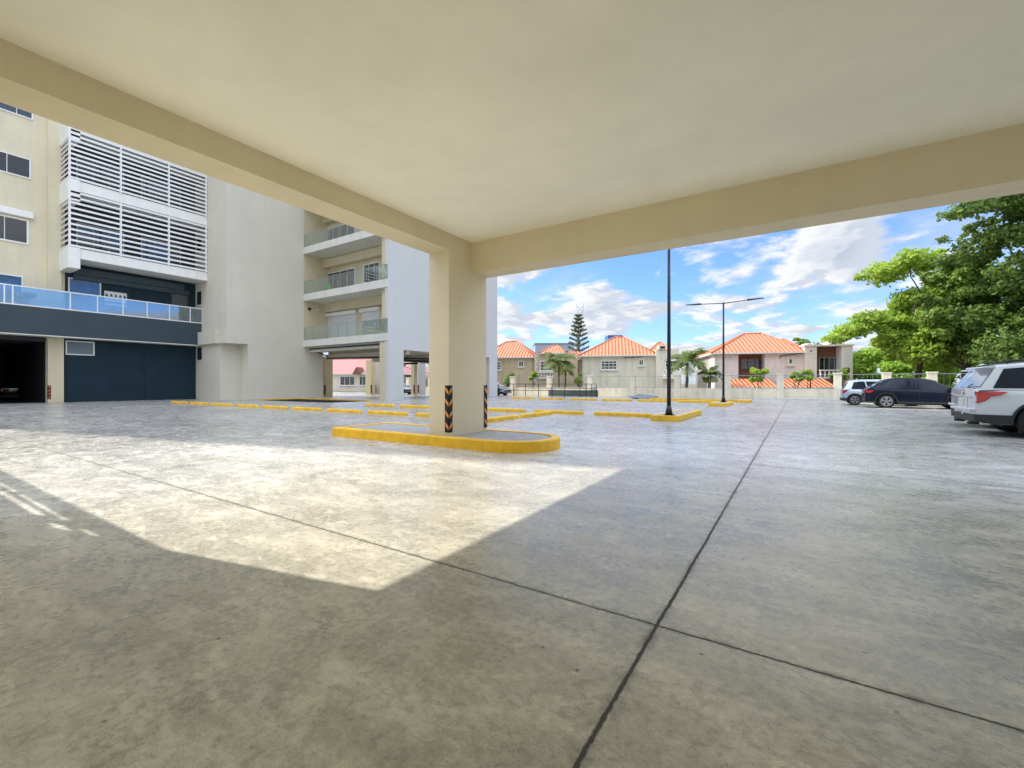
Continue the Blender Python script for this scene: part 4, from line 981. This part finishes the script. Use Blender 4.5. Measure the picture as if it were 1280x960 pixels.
    def side(x, s_, off=0.0, v=1.0):
        """point on the side of the greenhouse: v=0 belt, 1 roof edge (x given as the fraction along belt/roof)"""
        xb_ = gx0+(gx1-gx0)*x; rx0, rx1 = roof[0][0], roof[-1][0]; xr = rx0+(rx1-rx0)*x
        zr = lerp_tab([(r[0], r[1]) for r in roof], xr); wr_ = lerp_tab([(r[0], r[2]) for r in roof], xr)
        xx = xb_+(xr-xb_)*v; zb_ = belt(xb_); return (xx, s_*(bw+(wr_-bw)*v+off), zb_+(zr-.05-zb_)*v)
    NU = 14
    for k in range(NU):
        u0, u1 = k/NU, (k+1)/NU
        for s_ in (-1, 1):
            for v0, v1 in ((0, .5), (.5, 1)):
                g_.face([side(u0, s_, 0, v0), side(u1, s_, 0, v0), side(u1, s_, 0, v1), side(u0, s_, 0, v1)], 0, True)
        # roof strips with crown
        for (f0, f1) in ((-1, -.9), (-.9, -.45), (-.45, 0), (0, .45), (.45, .9), (.9, 1)):
            def rp_(u, f):
                p = side(u, 1, 0, 1); zz_ = p[2]+(.05+.02*(1-f*f) if abs(f) < .95 else 0); return (p[0], p[1]*f, zz_)
            g_.face([rp_(u0, f0), rp_(u1, f0), rp_(u1, f1), rp_(u0, f1)], 0, True)
    for u in (0, 1):
        p, q = side(u, -1, 0, 0), side(u, 1, 0, 0); r_, s2 = side(u, 1, 0, 1), side(u, -1, 0, 1)
        g_.face([p, q, r_, (r_[0], r_[1]*.9, r_[2]+.05), (s2[0], s2[1]*.9, s2[2]+.05), s2], 0)
    cab = g_.build('cabin', P, t, fix=True)
    def end_glass(u, m__, v0=.10, v1=.90, nm='rear_window', off=-.012):
        e = MB(); p = [side(u, -1, -.09, v0), side(u, 1, -.09, v0), side(u, 1, -.07, v1), side(u, -1, -.07, v1)]
        e.face([(a+off, b_, c+.004) for a, b_, c in p]); e.build(nm, M[m__], t)
    end_glass(0, S.get('rear_glass', 'car_glass')); end_glass(1, 'car_glass', nm='windscreen', off=.012)
    for s_ in (-1, 1):
        for (u0, u1) in S['wins']:
            e = MB(); n = 5
            for k in range(n):
                a, c = u0+(u1-u0)*k/n, u0+(u1-u0)*(k+1)/n
                e.face([side(a, s_, .008, .07), side(c, s_, .008, .07), side(c, s_, .008, .90), side(a, s_, .008, .90)])
            e.build('side_window', M['car_glass'], t, fix=False)
    # doors' shut lines and handles
    for s_ in (-1, 1):
        e = MB()
        for xd in S['doors']: e.box(xd-.006, xd+.006, s_*(W-.03), s_*(W+.002), S['zb']+.2, belt(xd)-.02)
        e.build('door_seam', M['trim'], t)
        for xd in S['doors'][:2]:
            e = MB(); e.box(xd+.10, xd+.30, s_*(W-.03), s_*(W+.03), belt(xd)-.17, belt(xd)-.135); e.build('door_handle', M[S.get('handle', 'chrome')], t, bevel=.008)
        e = MB(); xm = gx1-.55; e.box(xm, xm+.12, s_*(W-.06), s_*(W+.17), belt(xm)+.02, belt(xm)+.17); e.build('wing_mirror', P, t, bevel=.03)
    # wheels
    for wx in (rwx, fwx):
        for s_ in (-1, 1):
            y0, y1 = s_*(W-.25), s_*(W-.015)
            e = MB(); e.cyl((wx, y0, wr), (wx, y1, wr), wr, wr, 32, mi=0); wh = e.build('wheel', M['tyre'], t, bevel=.02)
            e = MB(); e.cyl((wx, y1-s_*.02, wr), (wx, y1+s_*.004, wr), wr*.68, wr*.66, 28, mi=1); 
            for k in range(5):
                a = 2*math.pi*k/5+.3
                for da in (-.17, .17):
                    c_, s3 = math.cos(a+da*.4), math.sin(a+da*.4); c2, s4 = math.cos(a+da), math.sin(a+da); hw = wr*.05
                    p0 = (wx+c_*wr*.12, wr+s3*wr*.12); p1 = (wx+c2*wr*.64, wr+s4*wr*.64); nx, nz = -(p1[1]-p0[1]), p1[0]-p0[0]; ln = math.hypot(nx, nz); nx, nz = nx/ln*hw, nz/ln*hw
                    e.prism([(p0[0]-nx, p0[1]-nz), (p1[0]-nx, p1[1]-nz), (p1[0]+nx, p1[1]+nz), (p0[0]+nx, p0[1]+nz)], y1+s_*.004, y1+s_*.012, 0, 'y')
            n = 28; ro, ri = wr*.69, wr*.62
            for k in range(n):
                a0, a1 = 2*math.pi*k/n, 2*math.pi*(k+1)/n
                e.face([(wx+math.cos(a0)*ro, y1+s_*.008, wr+math.sin(a0)*ro), (wx+math.cos(a1)*ro, y1+s_*.008, wr+math.sin(a1)*ro), (wx+math.cos(a1)*ri, y1+s_*.014, wr+math.sin(a1)*ri), (wx+math.cos(a0)*ri, y1+s_*.014, wr+math.sin(a0)*ri)], 0)
            e.cyl((wx, y1, wr), (wx, y1+s_*.016, wr), wr*.13, wr*.12, 12, mi=0)
            e.build('rim', [M['rim'], M['trim']], wh, fix=False)
    e = MB(); e.box(.5, L_-.5, -W+.3, W-.3, S['zb']-.06, S['zb']+.1); e.build('underbody', M['trim'], t)
    # lights
    for s_ in (-1, 1):
        e = MB()
        for poly, mi in S['tail']:   # polygons in (wrap, z): wrap<0 on the rear face, >0 along the side
            def wp(q, z):
                if q <= 0: return (-.012+.10*max(0, 1+q/.35)**2*.5, s_*(W-.13+q*1.0), z)
                return (.06+q, s_*(W-.13+min(q, .34)/.34*.137+.004), z)
            e.face([wp(a, z) for a, z in poly], mi)
        e.build('tail_light', [M['tail'], M['lamp_clear']], t, fix=False)
        e = MB(); zl = lerp_tab(S['deck'], L_-.2)-.18; e.prism([(L_+.004, s_*(W-.42)), (L_-.02, s_*(W-.19)), (L_-.2, s_*(W-.055)), (L_-.42, s_*(W+.004)), (L_-.4, s_*(W-.1)), (L_-.08, s_*(W-.45))], zl-.09, zl+.06); e.build('headlight', M['lamp_clear'], t)
    S['extra'](t, S, W, belt, side) if 'extra' in S else None
    return t
def suv_extra(t, S, W, belt, side):
    # tailgate pressing, chrome strip, plate, spoiler, wiper, bumper step, exhausts, roof rails
    zt = belt(.1)
    e = MB(); e.box(-.03, .03, -W+.30, W-.30, zt-.17, zt-.135); e.build('chrome_strip', M['chrome'], t, bevel=.006)
    e = MB(); e.box(-.020, .02, -.33, .33, zt-.50, zt-.19); e.box(-.034, -.02, -.33, .33, zt-.50, zt-.46); e.build('plate_recess', M[S['paint']], t, bevel=.012)
    e = MB(); e.box(-.032, -.021, -.16, .16, zt-.385, zt-.215); e.build('licence_plate', M['plate'], t)
    e = MB(); e.box(-.025, .02, -.06, .06, zt-.62, zt-.58); e.cyl((-.02, 0, zt-.08), (-.032, 0, zt-.08), .05, n=16); e.build('badge', M['chrome'], t)
    e = MB(); e.box(-.07, .10, -W+.16, W-.16, .60, .665); e.build('bumper_step', M[S['paint']], t, bevel=.02)
    for s_ in (-1, 1):
        e = MB(); e.cyl((-.05, s_*.55, .30), (.15, s_*.55, .30), .04, n=12); e.build('exhaust', M['trim'], t)
        e = MB(); p = [side(u, s_, -.09, 1) for u in (.06, .25, .5, .75, .92)]
        e.tube([(a, b_, c+.13) for a, b_, c in p], .018)
        for u in (.08, .5, .9):
            q = side(u, s_, -.09, 1); e.cyl((q[0], q[1], q[2]+.03), (q[0], q[1], q[2]+.13), .02, n=6)
        e.build('roof_rail', M['trim'], t)
    p = side(0, 1, 0, 1)
    e = MB(); e.prism([(p[0]-.22, p[2]-.015), (p[0]+.08, p[2]-.02), (p[0]+.12, p[2]+.06), (p[0]-.20, p[2]+.025)], -p[1]*.93, p[1]*.93, axis='y'); e.build('spoiler', M[S['paint']], t, bevel=.012)
    q = side(0, 1, 0, .15); e = MB(); e.tube([(q[0]-.03, 0, q[2]), (q[0]-.04, -.45, q[2]+.07)], .012, 6); e.build('wiper', M['trim'], t)
    e = MB(); e.box(.0, .012, -W+.2, W-.2, zt-.66, zt-.652); e.build('tailgate_seam', M['trim'], t)
BIG = dict(L=5.0, W=2.0, zb=.30, wr=.385, rear=1.06, front=3.93, paint='p_white', clad=.52,
    deck=[(0, 1.13), (.3, 1.15), (3.3, 1.10), (3.9, 1.08), (4.7, .95), (5, .80)], gh=(.06, 3.95), roof=[(.40, 1.70, .70), (.9, 1.755, .72), (2, 1.77, .72), (3.0, 1.72, .69)],
    wins=[(.055, .30), (.325, .60), (.625, .90)], doors=[1.75, 2.75, 3.75], rear_glass='car_glass_pale',
    tail=[([(-.12, 1.07), (0, 1.07), (.0, .79), (-.12, .79)], 0), ([(-.09, 1.0), (-.015, 1.0), (-.015, .82), (-.09, .82)], 1), ([(0, 1.07), (.42, 1.07), (.30, .99), (.18, .95), (.10, .82), (0, .79)], 0)], extra=suv_extra)
def fix_lamp(spec_):   # clear lens a hair proud of the red one is done by ordering the polygons apart
    return spec_
BIG['tail'] = [([(-.12, 1.07), (-.095, 1.07), (-.095, .79), (-.12, .79)], 0), ([(-.095, .97), (-.02, .97), (-.02, .83), (-.095, .83)], 1), ([(-.095, 1.07), (-.02, 1.07), (-.02, .97), (-.095, .97)], 0), ([(-.095, .83), (-.02, .83), (-.02, .79), (-.095, .79)], 0), ([(-.02, 1.07), (0, 1.07), (0, .79), (-.02, .79)], 0), ([(0, 1.07), (.48, 1.07), (.34, .99), (.20, .96), (.11, .84), (0, .79)], 0)]
make_car('parked_car', 'big white parked car with red tail lamp, cut by the right edge', (3.60, 15.88, 0), 0, BIG, 'cars parked along the right side')
B2 = dict(BIG); make_car('parked_car', 'white parked car mostly hidden behind the nearest white car', (4.12, 18.6, 0), 0, B2, 'cars parked along the right side')
CMP = dict(L=4.55, W=1.87, zb=.24, wr=.35, rear=.86, front=3.58, paint='p_navy', clad=.34, handle='p_navy',
    deck=[(0, .96), (.2, 1.03), (1.4, 1.0), (2.4, .96), (3.3, .93), (3.8, .88), (4.2, .80), (4.55, .62)], gh=(.05, 3.75), roof=[(.75, 1.44, .56), (1.0, 1.51, .59), (1.35, 1.56, .61), (1.8, 1.575, .62), (2.2, 1.55, .61), (2.6, 1.48, .58), (2.85, 1.41, .55)],
    wins=[(.13, .33), (.355, .60), (.625, .88)], doors=[1.15, 2.15, 3.2],
    tail=[([(-.5, .93), (0, .93), (0, .80), (-.5, .86)], 0), ([(0, .93), (.30, .90), (.16, .80), (0, .80)], 0)])
make_car('parked_car', 'dark blue parked car seen from its side, with silver alloy wheels', (3.05, 30.85, 0), 0, CMP, 'cars parked along the right side')
HAT = dict(L=4.1, W=1.72, zb=.22, wr=.31, rear=.62, front=3.2, paint='p_silver', clad=.42, handle='p_silver',
    deck=[(0, .92), (.3, .96), (2.4, .90), (3.0, .88), (3.8, .78), (4.1, .6)], gh=(.05, 3.3), roof=[(.35, 1.44, .58), (.9, 1.50, .60), (1.8, 1.50, .60), (2.4, 1.44, .57)],
    wins=[(.12, .35), (.375, .62), (.64, .9)], doors=[1.1, 2.0, 3.0],
    tail=[([(-.16, .92), (0, .92), (0, .70), (-.16, .74)], 0), ([(0, .92), (.22, .88), (.10, .72), (0, .70)], 0)])
make_car('parked_car', 'pale silver blue hatchback parked behind the dark blue car', (2.25, 33.75, 0), 0, HAT, 'cars parked along the right side')
C3 = dict(CMP); C3['paint'] = 'p_black'; C3['handle'] = 'p_black'
x_, y_ = at_d(514, 53); make_car('parked_car', 'black parked car in the shade under the white apartment block', (x_-4.4, y_, 0), R(-6), C3, 'cars under and behind the white block')
C4 = dict(HAT); C4['paint'] = 'p_grey'; C4['handle'] = 'p_grey'
make_car('parked_car', 'grey car whose front pokes out behind the white apartment block', (-30.2, 39.9, 0), 0, C4, 'cars under and behind the white block')
C5 = dict(HAT); C5['paint'] = 'p_black'; C5['handle'] = 'p_black'
x_, y_ = onX(31, -46)[0], 0
make_car('parked_car', 'dark car with red tail lamps inside the unlit garage at the left', (-50, onX(20, -50)[0], 0), math.pi, C5)

# ------------------------------------------------------------------ world, sun, camera
SUN = Vector((-.729, -.160, .665)).normalized()
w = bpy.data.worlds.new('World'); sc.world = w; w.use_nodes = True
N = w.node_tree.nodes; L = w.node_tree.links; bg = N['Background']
sky = N.new('ShaderNodeTexSky'); sky.sky_type = 'NISHITA'; sky.sun_disc = False
sky.sun_elevation = math.asin(SUN.z); sky.sun_rotation = math.atan2(SUN.x, SUN.y); sky.altitude = 0; sky.air_density = 1.0; sky.dust_density = .6; sky.ozone_density = 2.2
tc = N.new('ShaderNodeTexCoord'); sep = N.new('ShaderNodeSeparateXYZ'); L.new(tc.outputs['Generated'], sep.inputs[0])
def wm(op, a, b=None, vb=None):
    x = N.new('ShaderNodeMath'); x.operation = op; L.new(a, x.inputs[0])
    if b is not None: L.new(b, x.inputs[1])
    if vb is not None: x.inputs[1].default_value = vb
    return x.outputs[0]
def wr_(v, a, c, lo, hi, smooth=True):
    r = N.new('ShaderNodeMapRange'); r.inputs['From Min'].default_value = a; r.inputs['From Max'].default_value = c; r.inputs['To Min'].default_value = lo; r.inputs['To Max'].default_value = hi
    if smooth: r.interpolation_type = 'SMOOTHSTEP'
    L.new(v, r.inputs['Value']); return r.outputs[0]
zc = wm('MAXIMUM', sep.outputs['Z'], vb=0.0); den = wm('ADD', zc, vb=.20)
cx = wm('DIVIDE', sep.outputs['X'], den); cy = wm('DIVIDE', sep.outputs['Y'], den)
cv = N.new('ShaderNodeCombineXYZ'); L.new(cx, cv.inputs[0]); L.new(cy, cv.inputs[1])
def wn_(scale, detail, rough, off, vec=cv.outputs[0], dist=0):
    mp = N.new('ShaderNodeMapping'); mp.inputs['Location'].default_value = off; L.new(vec, mp.inputs['Vector'])
    n = N.new('ShaderNodeTexNoise'); n.inputs['Scale'].default_value = scale; n.inputs['Detail'].default_value = detail; n.inputs['Roughness'].default_value = rough; n.inputs['Distortion'].default_value = dist
    L.new(mp.outputs[0], n.inputs['Vector']); return n.outputs['Fac']
CO = (3.1, 1.7, 0)
c1 = wn_(1.75, 10, .56, CO, dist=.15)
c1b = wn_(1.75, 10, .56, (CO[0]-.07, CO[1]-.03, 0), dist=.15)      # the same field shifted towards the sun: gives lit and shaded sides
cm = wr_(wm('ADD', c1, wr_(zc, .3, .6, 0, .06)), .45, .545, 0, 1)  # cover also thickened overhead, out of view, for ambient light
cir = wr_(wn_(.55, 7, .65, (8, 3, 0), dist=1.2), .44, .74, 0, .6)
lit = wr_(wm('SUBTRACT', c1, c1b), -.035, .04, 0, 1)
thick = wr_(c1, .54, .68, 1, .6)
shade = wm('MULTIPLY', wr_(lit, 0, 1, .5, 1.0, False), thick)
cc = N.new('ShaderNodeMix'); cc.data_type = 'RGBA'; L.new(shade, cc.inputs[0]); cc.inputs[6].default_value = (2.3, 3.0, 4.3, 1); cc.inputs[7].default_value = (6.6, 6.7, 6.8, 1)
sc_ = N.new('ShaderNodeVectorMath'); sc_.operation = 'MULTIPLY'; L.new(sky.outputs[0], sc_.inputs[0]); sc_.inputs[1].default_value = (.98, 1.27, 1.76)
allm = wm('MAXIMUM', cm, cir)
fin = N.new('ShaderNodeMix'); fin.data_type = 'RGBA'; L.new(allm, fin.inputs[0]); L.new(sc_.outputs[0], fin.inputs[6]); L.new(cc.outputs[2], fin.inputs[7])
zb_ = N.new('ShaderNodeVectorMath'); zb_.operation = 'SCALE'; L.new(fin.outputs[2], zb_.inputs[0]); L.new(wr_(zc, .36, .66, 1, 3.0), zb_.inputs['Scale'])  # unseen overhead sky brightened to raise the ambient light
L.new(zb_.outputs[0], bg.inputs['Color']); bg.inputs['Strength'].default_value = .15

sd = bpy.data.lights.new('Sun', 'SUN'); sd.energy = 5.0; sd.angle = R(.53); sd.color = (1, .93, .80)
so = bpy.data.objects.new('Sun', sd); COL.objects.link(so); so.rotation_euler = SUN.to_track_quat('Z', 'Y').to_euler()

cd = bpy.data.cameras.new('Camera'); cam = bpy.data.objects.new('Camera', cd); COL.objects.link(cam); sc.camera = cam
cam.location = (0, 0, H); cam.rotation_euler = (math.pi/2, 0, TH)
cd.sensor_width = 36; cd.lens = 36*F/1280; cd.clip_end = 6000; cd.clip_start = .05; cd.shift_y = (HZ-480)/1280

sc.render.engine = 'CYCLES'; sc.view_settings.view_transform = 'Standard'; sc.view_settings.look = 'None'; sc.view_settings.exposure = 0; sc.view_settings.gamma = 1
cy_ = sc.cycles; cy_.max_bounces = 12; cy_.diffuse_bounces = 6; cy_.glossy_bounces = 5; cy_.transmission_bounces = 6; cy_.transparent_max_bounces = 16
cy_.use_denoising = True; cy_.sample_clamp_indirect = 8; cy_.use_adaptive_sampling = True; cy_.adaptive_threshold = .02
try: cy_.denoiser = 'OPENIMAGEDENOISE'
except Exception: pass
